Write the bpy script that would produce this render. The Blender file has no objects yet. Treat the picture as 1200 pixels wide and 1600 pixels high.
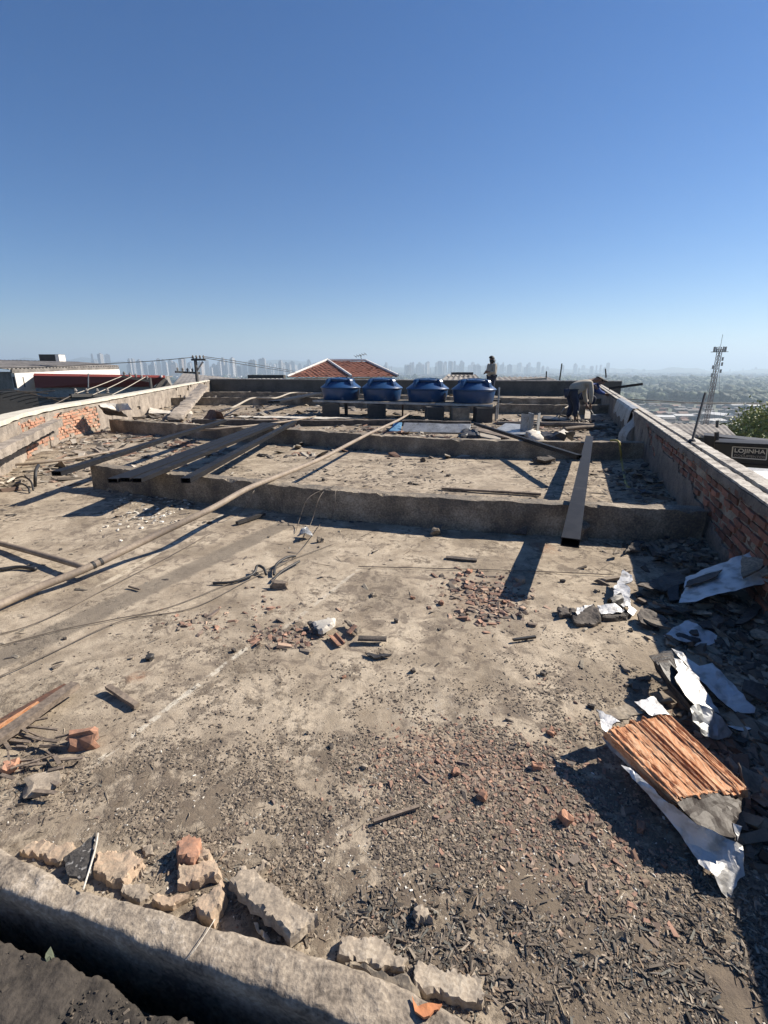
import bpy, bmesh, math, random
import numpy as np
from mathutils import Vector, Matrix, noise, Euler
R = math.radians
sc = bpy.context.scene
col = sc.collection
random.seed(7); rng = np.random.default_rng(7)

# ------------------------------------------------------------------ camera
FPX, HZ, CH = 750.0, 575.0, 1.6          # focal length and horizon row at 1600 px height, eye height
PITCH = math.atan((800 - HZ) / FPX); cP, sP = math.cos(PITCH), math.sin(PITCH)
cam = bpy.data.objects.new('camera', bpy.data.cameras.new('camera')); col.objects.link(cam)
cam.location = (0, 0, CH); cam.rotation_euler = (R(90) - PITCH, 0, 0)
cam.data.sensor_fit = 'VERTICAL'; cam.data.sensor_height = 36; cam.data.lens = FPX / 1600 * 36
cam.data.clip_start = .05; cam.data.clip_end = 60000
sc.camera = cam
# ------------------------------------------------------------------ light
SH = Vector((-1.22, -.50, -1.0))          # where shadows go per metre of height
SUN_EL = math.atan2(1, math.hypot(SH.x, SH.y)); SUN_AZ = math.atan2(-SH.x, -SH.y)
w = bpy.data.worlds.new('World'); sc.world = w; w.use_nodes = True
nt = w.node_tree; nt.nodes.clear()
sky = nt.nodes.new('ShaderNodeTexSky'); sky.sky_type = 'NISHITA'; sky.sun_disc = False
sky.sun_elevation = SUN_EL; sky.sun_rotation = SUN_AZ; sky.altitude = 760
sky.air_density = 1.0; sky.dust_density = .15; sky.ozone_density = 5.0
bg = nt.nodes.new('ShaderNodeBackground'); bg.inputs[1].default_value = .055
wo = nt.nodes.new('ShaderNodeOutputWorld')
hs = nt.nodes.new('ShaderNodeHueSaturation'); hs.inputs['Saturation'].default_value = 1.30; hs.inputs['Hue'].default_value = .507
nt.links.new(sky.outputs[0], hs.inputs['Color']); nt.links.new(hs.outputs[0], bg.inputs[0]); nt.links.new(bg.outputs[0], wo.inputs[0])
sl = bpy.data.lights.new('sun', 'SUN'); sl.energy = 5.0; sl.angle = R(.5); sl.color = (1, .91, .79)
so = bpy.data.objects.new('sun', sl); col.objects.link(so)
so.rotation_euler = SH.to_track_quat('-Z', 'Y').to_euler()
sc.view_settings.view_transform = 'Standard'; sc.view_settings.look = 'None'
sc.view_settings.exposure = .93; sc.view_settings.gamma = 1; sc.view_settings.use_curve_mapping = False
sc.render.resolution_x = 768; sc.render.resolution_y = 1024

# ------------------------------------------------------------------ helpers
def D(px, py):
    u = (px - 600) / FPX; v = (py - 800) / FPX
    return Vector((u, cP - v * sP, -sP - v * cP))
def G(px, py, z=0.0):                     # pixel -> point on the level z
    d = D(px, py); t = (z - CH) / d.z
    return Vector((d.x * t, d.y * t, z))
def A(px, py, Y):                         # pixel -> point at distance Y
    d = D(px, py); t = Y / d.y
    return Vector((d.x * t, Y, CH + d.z * t))
def tag(o, label=None, cat=None, group=None, kind=None):
    if label: o['label'] = label
    if cat: o['category'] = cat
    if group: o['group'] = group
    if kind: o['kind'] = kind
    return o
ORG = {}
def thing(name, label, cat, loc=(0, 0, 0), group=None):
    o = bpy.data.objects.new(name, None); col.objects.link(o); o.location = loc
    o.empty_display_size = .1; ORG[o.name] = Vector(loc)
    return tag(o, label, cat, group)
def link(me, name, parent=None, origin=None):
    o = bpy.data.objects.new(name, me); col.objects.link(o)
    if parent:
        me.transform(Matrix.Translation(-ORG[parent.name])); o.parent = parent; ORG[o.name] = ORG[parent.name]
    else:
        if origin is None:
            vs = [v.co for v in me.vertices]
            origin = Vector((sum(v.x for v in vs) / len(vs), sum(v.y for v in vs) / len(vs), min(v.z for v in vs)))
        me.transform(Matrix.Translation(-Vector(origin))); o.location = origin; ORG[o.name] = Vector(origin)
    return o
def basis(d, up=Vector((0, 0, 1))):
    d = d.normalized(); s = d.cross(up)
    if s.length < 1e-4: s = Vector((1, 0, 0))
    s.normalize(); return d, s, s.cross(d)
class MB:
    def __init__(s): s.v = []; s.f = []
    def raw(s, vs, fs):
        n = len(s.v); s.v += [tuple(v) for v in vs]; s.f += [tuple(i + n for i in f) for f in fs]; return s
    def box(s, c, size, rz=0, rx=0, ry=0):
        m = Matrix.Translation(Vector(c)) @ Euler((rx, ry, rz)).to_matrix().to_4x4()
        x, y, z = [k / 2 for k in size]
        vs = [m @ Vector(p) for p in ((-x,-y,-z),(x,-y,-z),(x,y,-z),(-x,y,-z),(-x,-y,z),(x,-y,z),(x,y,z),(-x,y,z))]
        return s.raw(vs, [(0,3,2,1),(4,5,6,7),(0,1,5,4),(1,2,6,5),(2,3,7,6),(3,0,4,7)])
    def bar(s, a, b, wd, ht, roll=0):     # box from a to b
        a, b = Vector(a), Vector(b); d, sd, up = basis(b - a)
        if roll: q = Matrix.Rotation(roll, 3, d); sd = q @ sd; up = q @ up
        vs = [p + sd * x + up * z for p in (a, b) for x, z in ((-wd/2,-ht/2),(wd/2,-ht/2),(wd/2,ht/2),(-wd/2,ht/2))]
        return s.raw(vs, [(0,1,2,3),(7,6,5,4),(0,4,5,1),(1,5,6,2),(2,6,7,3),(3,7,4,0)])
    def channel(s, a, b, wd, ht, t=.006, openl=0):    # hollow rectangular steel section with open ends
        a, b = Vector(a), Vector(b); d, sd, up = basis(b - a)
        def ring(p, q): return [p + sd * x + up * z for x, z in ((-wd/2+q,-ht/2+q),(wd/2-q,-ht/2+q),(wd/2-q,ht/2-q),(-wd/2+q,ht/2-q))]
        vs = ring(a, 0) + ring(b, 0) + ring(a, t) + ring(b, t); fs = []
        for i in range(4):
            j = (i + 1) % 4
            fs += [(i, i+4, j+4, j), (i+8, j+8, j+12, i+12), (i, j, j+8, i+8), (i+4, i+12, j+12, j+4)]
        return s.raw(vs, fs)
    def tube(s, pts, r, n=8, cap=True):
        pts = [Vector(p) for p in pts]; rr = r if isinstance(r, (list, tuple)) else [r] * len(pts)
        vs = []; fs = []
        for i, p in enumerate(pts):
            d = pts[min(i + 1, len(pts) - 1)] - pts[max(i - 1, 0)]
            d, sd, up = basis(d)
            for k in range(n):
                a = 2 * math.pi * k / n; vs.append(p + (sd * math.cos(a) + up * math.sin(a)) * rr[i])
        for i in range(len(pts) - 1):
            for k in range(n):
                k2 = (k + 1) % n; fs.append((i*n+k, i*n+k2, (i+1)*n+k2, (i+1)*n+k))
        if cap: fs += [tuple(range(n - 1, -1, -1)), tuple((len(pts) - 1) * n + k for k in range(n))]
        return s.raw(vs, fs)
    def lathe(s, prof, c, n=40, cap=True):
        c = Vector(c); vs = []; fs = []
        for r, z in prof:
            for k in range(n):
                a = 2 * math.pi * k / n; vs.append(c + Vector((r * math.cos(a), r * math.sin(a), z)))
        for i in range(len(prof) - 1):
            for k in range(n):
                k2 = (k + 1) % n; fs.append((i*n+k, i*n+k2, (i+1)*n+k2, (i+1)*n+k))
        if cap: fs += [tuple(range(n - 1, -1, -1)), tuple((len(prof) - 1) * n + k for k in range(n))]
        return s.raw(vs, fs)
    def build(s, name, m, parent=None, smooth=False, origin=None):
        me = bpy.data.meshes.new(name); me.from_pydata(s.v, [], s.f); me.update()
        bm = bmesh.new(); bm.from_mesh(me); bmesh.ops.recalc_face_normals(bm, faces=bm.faces); bm.to_mesh(me); bm.free()
        if m: me.materials.append(m)
        if smooth: me.polygons.foreach_set('use_smooth', [True] * len(me.polygons))
        return link(me, name, parent, origin)
def smooth_path(pts, step=.1):            # Catmull-Rom
    pts = [Vector(p) for p in pts]; out = []
    for i in range(len(pts) - 1):
        p0 = pts[max(i-1, 0)]; p1 = pts[i]; p2 = pts[i+1]; p3 = pts[min(i+2, len(pts)-1)]
        n = max(2, int((p2 - p1).length / step))
        for k in range(n):
            t = k / n
            out.append(.5 * ((2*p1) + (p2-p0)*t + (2*p0-5*p1+4*p2-p3)*t*t + (3*p1-p0-3*p2+p3)*t*t*t))
    out.append(pts[-1]); return out
def resample(pts, step):
    pts = [Vector(p) for p in pts]; out = [pts[0]]
    for a, b in zip(pts, pts[1:]):
        n = max(1, int((b - a).length / step))
        out += [a.lerp(b, (k + 1) / n) for k in range(n)]
    return out
def sweep(name, path, prof, m, parent=None, step=.06, amp=.006, sc_=9.0, topvar=0.0, jag=None):
    """profile (lateral, z) swept along a ground path; rough, uneven surface"""
    P = resample(path, step)
    pr = []
    for a, b in zip(prof, prof[1:] + prof[:1]):
        L = math.hypot(b[0]-a[0], b[1]-a[1]); n = max(1, int(L / step))
        pr += [(a[0] + (b[0]-a[0])*k/n, a[1] + (b[1]-a[1])*k/n) for k in range(n)]
    n = len(pr); vs = []; fs = []; zt = max(p[1] for p in pr)
    for i, p in enumerate(P):
        d = P[min(i+1, len(P)-1)] - P[max(i-1, 0)]; d.z = 0; d.normalize(); s = Vector((d.y, -d.x, 0))
        for (x, z) in pr:
            q = p + s * x + Vector((0, 0, z))
            if z > .02 or zt < .02:
                nv = noise.noise_vector(q * sc_) + noise.noise_vector(q * sc_ * 3.1) * .5
                q = q + nv * amp
                if z > zt - .03 and topvar: q.z += noise.noise(q * 2.3) * topvar
                if jag: q = jag(q, x, z, i * step)
            vs.append(q)
    for i in range(len(P) - 1):
        for k in range(n):
            k2 = (k + 1) % n; fs.append((i*n+k, i*n+k2, (i+1)*n+k2, (i+1)*n+k))
    fs += [tuple(range(n)), tuple((len(P)-1)*n + k for k in range(n - 1, -1, -1))]
    return MB().raw(vs, fs).build(name, m, parent)
def slab(name, pts, th, m, parent=None, L=.03, amp=.004, fr=14, edge=.004, crumple=0.0, m2=None, smooth=False, cfr=9, zero=False):
    """closed plate from a 3-D outline, subdivided, rough or crumpled, real thickness"""
    bm = bmesh.new(); pts = [Vector(p) for p in pts]
    P = resample(pts + [pts[0]], L * 1.2)[:-1]
    P = [p + noise.noise_vector(p * 37) * edge * 2 + noise.noise_vector(p * 90) * edge for p in P]
    nw = Vector((0, 0, 0))                # best-fit plane of the outline
    for a, b in zip(P, P[1:] + P[:1]): nw += a.cross(b)
    nw.normalize(); cc = sum(P, Vector()) / len(P)
    ux = Vector((0, 0, 1)).cross(nw); ux = ux.normalized() if ux.length > .05 else Vector((1, 0, 0)); ux = (ux - nw * ux.dot(nw)).normalized(); uy = nw.cross(ux)
    P2 = [((p - cc).dot(ux), (p - cc).dot(uy), (p - cc).dot(nw)) for p in P]
    x0, x1 = min(p[0] for p in P2), max(p[0] for p in P2); y0, y1 = min(p[1] for p in P2), max(p[1] for p in P2)
    def inpoly(x, y):
        c = False; k = len(P2) - 1
        for q in range(len(P2)):
            xa, ya, _ = P2[q]; xb, yb, _ = P2[k]
            if (ya > y) != (yb > y) and x < (xb - xa) * (y - ya) / (yb - ya) + xa: c = not c
            k = q
        return c
    rr = random.Random(int(abs(cc.x * 997 + cc.y * 77) * 100)); ins = []; row = 0; y = y0 + L * .5
    while y < y1:
        x = x0 + (row % 2) * L * .5
        while x < x1:
            a, b = x + rr.uniform(-.25, .25) * L, y + rr.uniform(-.25, .25) * L
            if inpoly(a, b) and min((a - p[0])**2 + (b - p[1])**2 for p in P2) > (L * .45)**2: ins.append((a, b))
            x += L
        y += L * .87; row += 1
    def hgt(a, b):
        sw = sz = 0
        for p in P2: w_ = 1 / ((a - p[0])**2 + (b - p[1])**2 + 1e-8); sw += w_; sz += w_ * p[2]
        return sz / sw
    allp = [Vector(p[:2]) for p in P2] + [Vector(p) for p in ins]; nP = len(P2)
    from mathutils.geometry import delaunay_2d_cdt
    cv, ce, cf, ov, oe, of = delaunay_2d_cdt(allp, [], [list(range(nP))] if sum((P2[k][0]*P2[(k+1)%nP][1]-P2[(k+1)%nP][0]*P2[k][1]) for k in range(nP)) > 0 else [list(range(nP - 1, -1, -1))], 1, 1e-7)
    bv = []
    for v, o_ in zip(cv, ov):
        z = P2[o_[0]][2] if o_ and o_[0] < nP else hgt(v.x, v.y)
        bv.append(bm.verts.new(cc + ux * v.x + uy * v.y + nw * z))
    for f in cf:
        try: bm.faces.new([bv[k] for k in f])
        except ValueError: pass
    for v in [v for v in bm.verts if not v.link_faces]: bm.verts.remove(v)
    bm.normal_update()
    nn = Vector((0, 0, 0))
    for f in bm.faces: nn += f.normal * f.calc_area()
    nn.normalize()
    if nn.z < 0: nn = -nn
    r = bmesh.ops.extrude_face_region(bm, geom=list(bm.faces))
    nv = [g for g in r['geom'] if isinstance(g, bmesh.types.BMVert)]
    top = set(nv); 
    for v in nv: v.co += nn * th
    for v in bm.verts:
        k = 1 if v in top else .6
        q = v.co.copy() if v in top else v.co + nn * th
        v.co += noise.noise_vector(q * fr) * amp * k
        if crumple:
            t = noise.turbulence(q * cfr, 3, True)
            v.co += nn * (t - .6) * crumple + noise.noise_vector(q * cfr * .6) * crumple * .5
    if th > .018:
        for v in top:
            if any(not all(q in top for q in f.verts) for f in v.link_faces):
                k = .5 + .4 * noise.noise(v.co * 30) + max(0, noise.noise(v.co * 14)) * 1.0
                v.co += (cc - v.co).normalized() * min(th * .45, L) * k - nn * th * .38 * k
    bmesh.ops.recalc_face_normals(bm, faces=bm.faces)
    me = bpy.data.meshes.new(name); bm.to_mesh(me)
    me.materials.append(m)
    if m2:
        me.materials.append(m2)
        tops = [i for i, f in enumerate(bm.faces) if not all(v in top for v in f.verts)]
        for i in tops: me.polygons[i].material_index = 1
    bm.free()
    if smooth: me.polygons.foreach_set('use_smooth', [True] * len(me.polygons))
    return link(me, name, parent)

# ------------------------------------------------------------------ materials
def nodes(name):
    m = bpy.data.materials.new(name); m.use_nodes = True; t = m.node_tree
    return m, t, t.nodes['Principled BSDF']
def N(t, kind, **kw):
    n = t.nodes.new(kind)
    for k, v in kw.items():
        if k[0] == 'i' and k[1:].isdigit(): n.inputs[int(k[1:])].default_value = v
        else: setattr(n, k, v)
    return n
def C4(c): return (c[0], c[1], c[2], 1)
def ramp(t, stops):
    r = t.nodes.new('ShaderNodeValToRGB'); e = r.color_ramp.elements
    e[0].position, e[0].color = stops[0][0], C4(stops[0][1]); e[1].position, e[1].color = stops[-1][0], C4(stops[-1][1])
    for p, c in stops[1:-1]: k = e.new(p); k.color = C4(c)
    return r
def mat(name, c, c2=None, c0=None, rough=.85, scale=3, fine=40, bump=.3, dist=.01, metal=0, rnd=0.0, c3=None, stretch=None, attr=None, spec=None, world=False):
    """uneven surface: two colours mixed by broad and fine noise, optional random value per object"""
    m, t, b = nodes(name); L = t.links.new
    c2 = c2 or tuple(k * .7 for k in c)
    tc = N(t, 'ShaderNodeTexCoord'); src = tc.outputs['Object']
    if world: src = N(t, 'ShaderNodeNewGeometry').outputs['Position']
    if stretch:
        mp = N(t, 'ShaderNodeMapping'); mp.inputs['Scale'].default_value = stretch[:3]; mp.inputs['Rotation'].default_value = (0, 0, stretch[3] if len(stretch) > 3 else 0); L(src, mp.inputs[0]); src = mp.outputs[0]
    oi = N(t, 'ShaderNodeObjectInfo'); ad = N(t, 'ShaderNodeVectorMath', operation='ADD')
    L(src, ad.inputs[0])
    if not world:
        mu = N(t, 'ShaderNodeMath', operation='MULTIPLY', i1=37.0); L(oi.outputs['Random'], mu.inputs[0]); L(mu.outputs[0], ad.inputs[1])
    n1 = N(t, 'ShaderNodeTexNoise'); n1.inputs['Scale'].default_value = scale; n1.inputs['Detail'].default_value = 8; n1.inputs['Roughness'].default_value = .65
    n2 = N(t, 'ShaderNodeTexNoise'); n2.inputs['Scale'].default_value = fine; n2.inputs['Detail'].default_value = 4
    L(ad.outputs[0], n1.inputs[0]); L(ad.outputs[0], n2.inputs[0])
    mx = N(t, 'ShaderNodeMath', operation='MULTIPLY_ADD', i1=.35); L(n2.outputs[0], mx.inputs[0]); 
    m1 = N(t, 'ShaderNodeMath', operation='MULTIPLY', i1=.65); L(n1.outputs[0], m1.inputs[0]); L(m1.outputs[0], mx.inputs[2])
    st = [(.38, c2), (.6, c)]
    if c3: st = [(.36, c3), (.46, c2), (.58, c)]
    if c0: st = [(.40, c3 or c2), (.475, c2), (.55, c), (.62, c0)]
    r = ramp(t, st); L(mx.outputs[0], r.inputs[0]); out = r.outputs[0]
    if rnd:
        mr = N(t, 'ShaderNodeMapRange'); mr.inputs[3].default_value = 1 - rnd; mr.inputs[4].default_value = 1 + rnd; L(oi.outputs['Random'], mr.inputs[0])
        vm = N(t, 'ShaderNodeVectorMath', operation='SCALE'); L(out, vm.inputs[0]); L(mr.outputs[0], vm.inputs['Scale']); out = vm.outputs[0]
    if attr:
        at = N(t, 'ShaderNodeAttribute', attribute_name=attr); vm = N(t, 'ShaderNodeVectorMath', operation='MULTIPLY'); L(out, vm.inputs[0]); L(at.outputs['Color'], vm.inputs[1]); out = vm.outputs[0]
    L(out, b.inputs['Base Color'])
    b.inputs['Roughness'].default_value = rough; b.inputs['Metallic'].default_value = metal
    if spec is not None: b.inputs['Specular IOR Level'].default_value = spec
    if bump:
        bp = N(t, 'ShaderNodeBump'); bp.inputs['Strength'].default_value = bump; bp.inputs['Distance'].default_value = dist
        L(mx.outputs[0], bp.inputs['Height']); L(bp.outputs[0], b.inputs['Normal'])
    return m
M = {}
_bd = (G(1055,1250,.13) - G(943,1140,.16)); BOARD_ANG = math.pi / 2 - math.atan2(_bd.y, _bd.x)
M['beam'] = mat('old_concrete', (.27,.225,.165), (.17,.14,.105), c0=(.40,.34,.26), scale=2.6, fine=60, bump=.9, dist=.01, c3=(.10,.09,.075))
M['curb'] = mat('curb_cement', (.31,.26,.20), (.22,.183,.142), c0=(.44,.38,.305), scale=7, fine=70, bump=1.2, dist=.012, c3=(.11,.09,.07))
M['farwall'] = mat('shaded_wall', (.10,.095,.085), (.05,.047,.043), scale=1.2, fine=18, bump=.4)  # end wall lies in shadow; that darkness is put into its base colour
M['plaster'] = mat('stained_plaster', (.34,.29,.235), (.22,.185,.15), scale=3, fine=50, bump=.7, dist=.012, c3=(.11,.095,.08))
M['plaster_dark'] = mat('shaded_plaster', (.22,.185,.15), (.13,.108,.088), scale=2.4, fine=50, bump=.9, dist=.014, c3=(.06,.05,.043))  # darker copy of the plaster, shade of the right parapet in its colour
M['brick'] = mat('red_brick', (.28,.115,.068), (.18,.08,.052), scale=7, fine=70, bump=.9, dist=.006, rnd=.45, c3=(.17,.135,.10))
M['brick_pale'] = mat('smeared_brick', (.44,.20,.12), (.36,.21,.14), scale=7, fine=70, bump=.9, dist=.005, rnd=.25, c3=(.40,.32,.24))  # paler brick of the left wall, smeared with plaster
M['mortar'] = mat('mortar', (.34,.28,.21), (.22,.18,.135), scale=8, fine=80, bump=.8, c3=(.11,.09,.07))
M['orange_block'] = mat('clay_block', (.44,.32,.22), (.36,.28,.20), scale=14, fine=110, bump=.9, dist=.006, c3=(.20,.16,.12))
M['redclay'] = mat('red_clay_tile', (.40,.21,.13), (.27,.15,.10), scale=14, fine=90, bump=.6, dist=.004, c3=(.16,.12,.095), rnd=.25)
M['greyblock'] = mat('cement_slab', (.33,.275,.21), (.26,.215,.165), c0=(.42,.36,.28), scale=8, fine=120, bump=.7, dist=.005, c3=(.19,.16,.125))
M['tar'] = mat('bitumen', (.045,.042,.04), (.022,.021,.02), rough=.55, scale=9, fine=60, bump=.7, dist=.008, c3=(.10,.09,.08))
M['dirtymem'] = mat('dirty_membrane', (.115,.095,.077), (.06,.05,.042), rough=.8, scale=7, fine=70, bump=.8, dist=.008, c3=(.04,.036,.032))
M['whitecap'] = mat('white_coping', (.60,.56,.47), (.46,.42,.34), scale=4, fine=50, bump=.2, dist=.004)
M['greycap'] = mat('grey_coping', (.46,.43,.38), (.33,.30,.26), scale=4, fine=50, bump=.6, dist=.006, c3=(.14,.12,.10))
M['cap_right'] = mat('weathered_coping', (.44,.41,.355), (.32,.29,.25), c0=(.56,.53,.47), scale=6, fine=50, bump=.6, dist=.005, c3=(.11,.095,.08))
M['steel'] = mat('mill_steel', (.020,.020,.022), (.011,.011,.013), rough=.55, scale=3, fine=30, bump=.08, metal=.0, c3=(.030,.029,.029), spec=.14, stretch=(.6,.6,3))
M['zinc'] = mat('zinc_sheet', (.42,.43,.43), (.30,.31,.31), rough=.5, scale=5, fine=30, bump=.15, metal=.6, c3=(.2,.19,.17))
M['pipe'] = mat('dusty_pipe', (.29,.235,.175), (.21,.165,.125), rough=.7, scale=5, fine=60, bump=.3, c3=(.18,.15,.12))
M['cable'] = mat('black_cable', (.03,.03,.03), (.018,.018,.018), rough=.55, scale=8, fine=60, bump=.2)
M['wire'] = mat('thin_wire', (.16,.13,.10), (.10,.08,.06), rough=.6, bump=0)
M['palewire'] = mat('pale_cord', (.45,.41,.34), (.35,.31,.25), rough=.8, bump=0)
M['yellow'] = mat('yellow_hose', (.42,.33,.07), (.33,.25,.06), rough=.6, bump=0)
M['tank'] = mat('blue_tank', (.014,.062,.17), (.011,.05,.135), rough=.36, scale=2, fine=30, bump=.04, spec=.5, c3=(.035,.075,.14))
M['tanklid'] = mat('blue_lid', (.018,.06,.15), (.014,.045,.11), rough=.4, scale=2, fine=30, bump=.05)
M['wood'] = mat('weathered_wood', (.24,.19,.145), (.14,.11,.085), scale=5, fine=60, bump=.7, stretch=(1,1,1), c3=(.08,.065,.05))
M['orangewood'] = mat('rotten_orange_wood', (.55,.34,.20), (.47,.20,.085), scale=6, fine=22, bump=.9, dist=.006, rnd=.28, c3=(.20,.09,.045), stretch=(9,1,9,BOARD_ANG))
M['palewood'] = mat('pale_board', (.38,.34,.28), (.28,.24,.19), scale=5, fine=60, bump=.3)
M['rust'] = mat('rusty_steel', (.13,.06,.035), (.07,.04,.03), rough=.8, scale=9, fine=60, bump=.6, c3=(.2,.1,.05))
M['blackpaint'] = mat('black_panel', (.02,.022,.028), (.014,.015,.018), rough=.5, scale=2, fine=30, bump=.05)
M['white'] = mat('white_paint', (.74,.71,.66), (.62,.59,.54), scale=1.5, fine=20, bump=.1)
M['offwhite'] = mat('mortar_flake', (.60,.56,.48), (.45,.41,.35), scale=20, fine=90, bump=.3)
M['redpaint'] = mat('red_fascia', (.24,.045,.03), (.19,.037,.026), rough=.6, scale=1, fine=20, bump=.05)
M['asbestos'] = mat('fibre_cement', (.26,.24,.215), (.17,.155,.14), scale=1.2, fine=14, bump=.2, c3=(.10,.09,.08))
M['rooftile'] = mat('clay_roof_tiles', (.34,.13,.075), (.22,.085,.055), scale=2.5, fine=20, bump=.4, c3=(.12,.07,.05))
M['dark'] = mat('dark_wall', (.06,.058,.055), (.035,.034,.033), scale=1, fine=14, bump=.2)  # one dark grey for walls, piers, poles and frames
M['skin'] = mat('skin', (.20,.11,.075), (.17,.09,.06), rough=.6, bump=0)
M['shirt'] = mat('dusty_shirt', (.38,.345,.28), (.27,.245,.20), rough=.95, scale=5, fine=50, bump=.5, dist=.02)
M['jeans'] = mat('navy_trousers', (.018,.026,.055), (.012,.018,.035), rough=.9, scale=6, fine=60, bump=.4)
M['blueshirt'] = mat('blue_shirt', (.03,.07,.24), (.02,.045,.16), rough=.9, scale=6, fine=60, bump=.4)
M['hair'] = mat('dark_hair', (.018,.015,.013), (.012,.01,.01), rough=.7, bump=.2)
M['bark'] = mat('bark', (.12,.09,.065), (.07,.055,.04), scale=8, fine=60, bump=.8)
M['wallbeige'] = mat('house_walls', (.42,.33,.25), (.33,.25,.19), scale=.3, fine=3, bump=0, rnd=.35)
M['wallwhite'] = mat('house_walls_pale', (.40,.37,.33), (.30,.28,.25), scale=.3, fine=3, bump=0, rnd=.2)
M['roofgrey'] = mat('house_roofs_grey', (.17,.155,.14), (.11,.10,.095), scale=.2, fine=2, bump=0, rnd=.4)
M['roofred'] = mat('house_roofs_clay', (.22,.12,.085), (.16,.09,.065), scale=.2, fine=2, bump=0, rnd=.3)
M['roofwhite'] = mat('shed_roofs_white', (.62,.61,.58), (.5,.49,.46), scale=.2, fine=2, bump=0, rnd=.15)
M['forest'] = mat('far_forest', (.034,.052,.022), (.022,.036,.015), scale=.05, fine=.5, bump=0, attr='tint')
M['grit'] = mat('grit', (1,1,1), (.75,.75,.75), scale=40, fine=200, bump=.4, dist=.003, attr='tint')
M['mountain'] = mat('far_hills', (.05,.07,.04), (.04,.05,.03), scale=.002, fine=.01, bump=0)

def facade(name, c, cwin, sx=.30, sz=.33):
    m, t, b = nodes(name); L = t.links.new
    tc = N(t, 'ShaderNodeTexCoord'); mp = N(t, 'ShaderNodeMapping'); mp.inputs['Scale'].default_value = (sx, sx, sz); L(tc.outputs['Object'], mp.inputs[0])
    sep = N(t, 'ShaderNodeSeparateXYZ'); L(mp.outputs[0], sep.inputs[0])
    fr = []
    ad = N(t, 'ShaderNodeMath', operation='ADD'); L(sep.outputs[0], ad.inputs[0]); L(sep.outputs[1], ad.inputs[1])
    for s_, th in ((ad.outputs[0], .45), (sep.outputs[2], .5)):
        f = N(t, 'ShaderNodeMath', operation='FRACT'); L(s_, f.inputs[0]); g = N(t, 'ShaderNodeMath', operation='GREATER_THAN', i1=th); L(f.outputs[0], g.inputs[0]); fr.append(g)
    mu = N(t, 'ShaderNodeMath', operation='MULTIPLY'); L(fr[0].outputs[0], mu.inputs[0]); L(fr[1].outputs[0], mu.inputs[1])
    mx = N(t, 'ShaderNodeMixRGB'); mx.inputs[1].default_value = C4(c); mx.inputs[2].default_value = C4(cwin); L(mu.outputs[0], mx.inputs[0])
    oi = N(t, 'ShaderNodeObjectInfo'); mr = N(t, 'ShaderNodeMapRange'); mr.inputs[3].default_value = .6; mr.inputs[4].default_value = 1.15; L(oi.outputs['Random'], mr.inputs[0])
    vm = N(t, 'ShaderNodeVectorMath', operation='SCALE'); L(mx.outputs[0], vm.inputs[0]); L(mr.outputs[0], vm.inputs['Scale'])
    L(vm.outputs[0], b.inputs['Base Color']); b.inputs['Roughness'].default_value = .8
    return m
M['tower1'] = facade('tower_pale', (.55,.52,.48), (.15,.16,.18))
M['tower2'] = facade('tower_grey', (.34,.33,.32), (.10,.11,.13))
M['tower3'] = facade('tower_tan', (.42,.34,.28), (.12,.12,.13))

def foil_mat():
    m, t, b = nodes('aluminium_foil'); L = t.links.new
    tc = N(t, 'ShaderNodeTexCoord'); n1 = N(t, 'ShaderNodeTexNoise'); n1.inputs['Scale'].default_value = 16; n1.inputs['Detail'].default_value = 6
    vo = N(t, 'ShaderNodeTexVoronoi', feature='DISTANCE_TO_EDGE'); vo.inputs['Scale'].default_value = 13
    wv = N(t, 'ShaderNodeVectorMath', operation='ADD'); sc2 = N(t, 'ShaderNodeVectorMath', operation='SCALE'); sc2.inputs['Scale'].default_value = .12
    L(tc.outputs['Object'], n1.inputs[0]); L(n1.outputs['Color'], sc2.inputs[0]); L(tc.outputs['Object'], wv.inputs[0]); L(sc2.outputs[0], wv.inputs[1]); L(wv.outputs[0], vo.inputs[0])
    r = ramp(t, [(.36, (.33,.32,.30)), (.47, (.52,.52,.51)), (.7, (.60,.60,.60))]); L(n1.outputs[0], r.inputs[0])
    L(r.outputs[0], b.inputs['Base Color']); b.inputs['Metallic'].default_value = .15; b.inputs['Roughness'].default_value = .45
    bp = N(t, 'ShaderNodeBump'); bp.inputs['Strength'].default_value = .5; bp.inputs['Distance'].default_value = .01
    ad = N(t, 'ShaderNodeMath', operation='ADD'); L(n1.outputs[0], ad.inputs[0]); L(vo.outputs[0], ad.inputs[1]); L(ad.outputs[0], bp.inputs['Height']); L(bp.outputs[0], b.inputs['Normal'])
    return m
M['foil'] = foil_mat()

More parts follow.
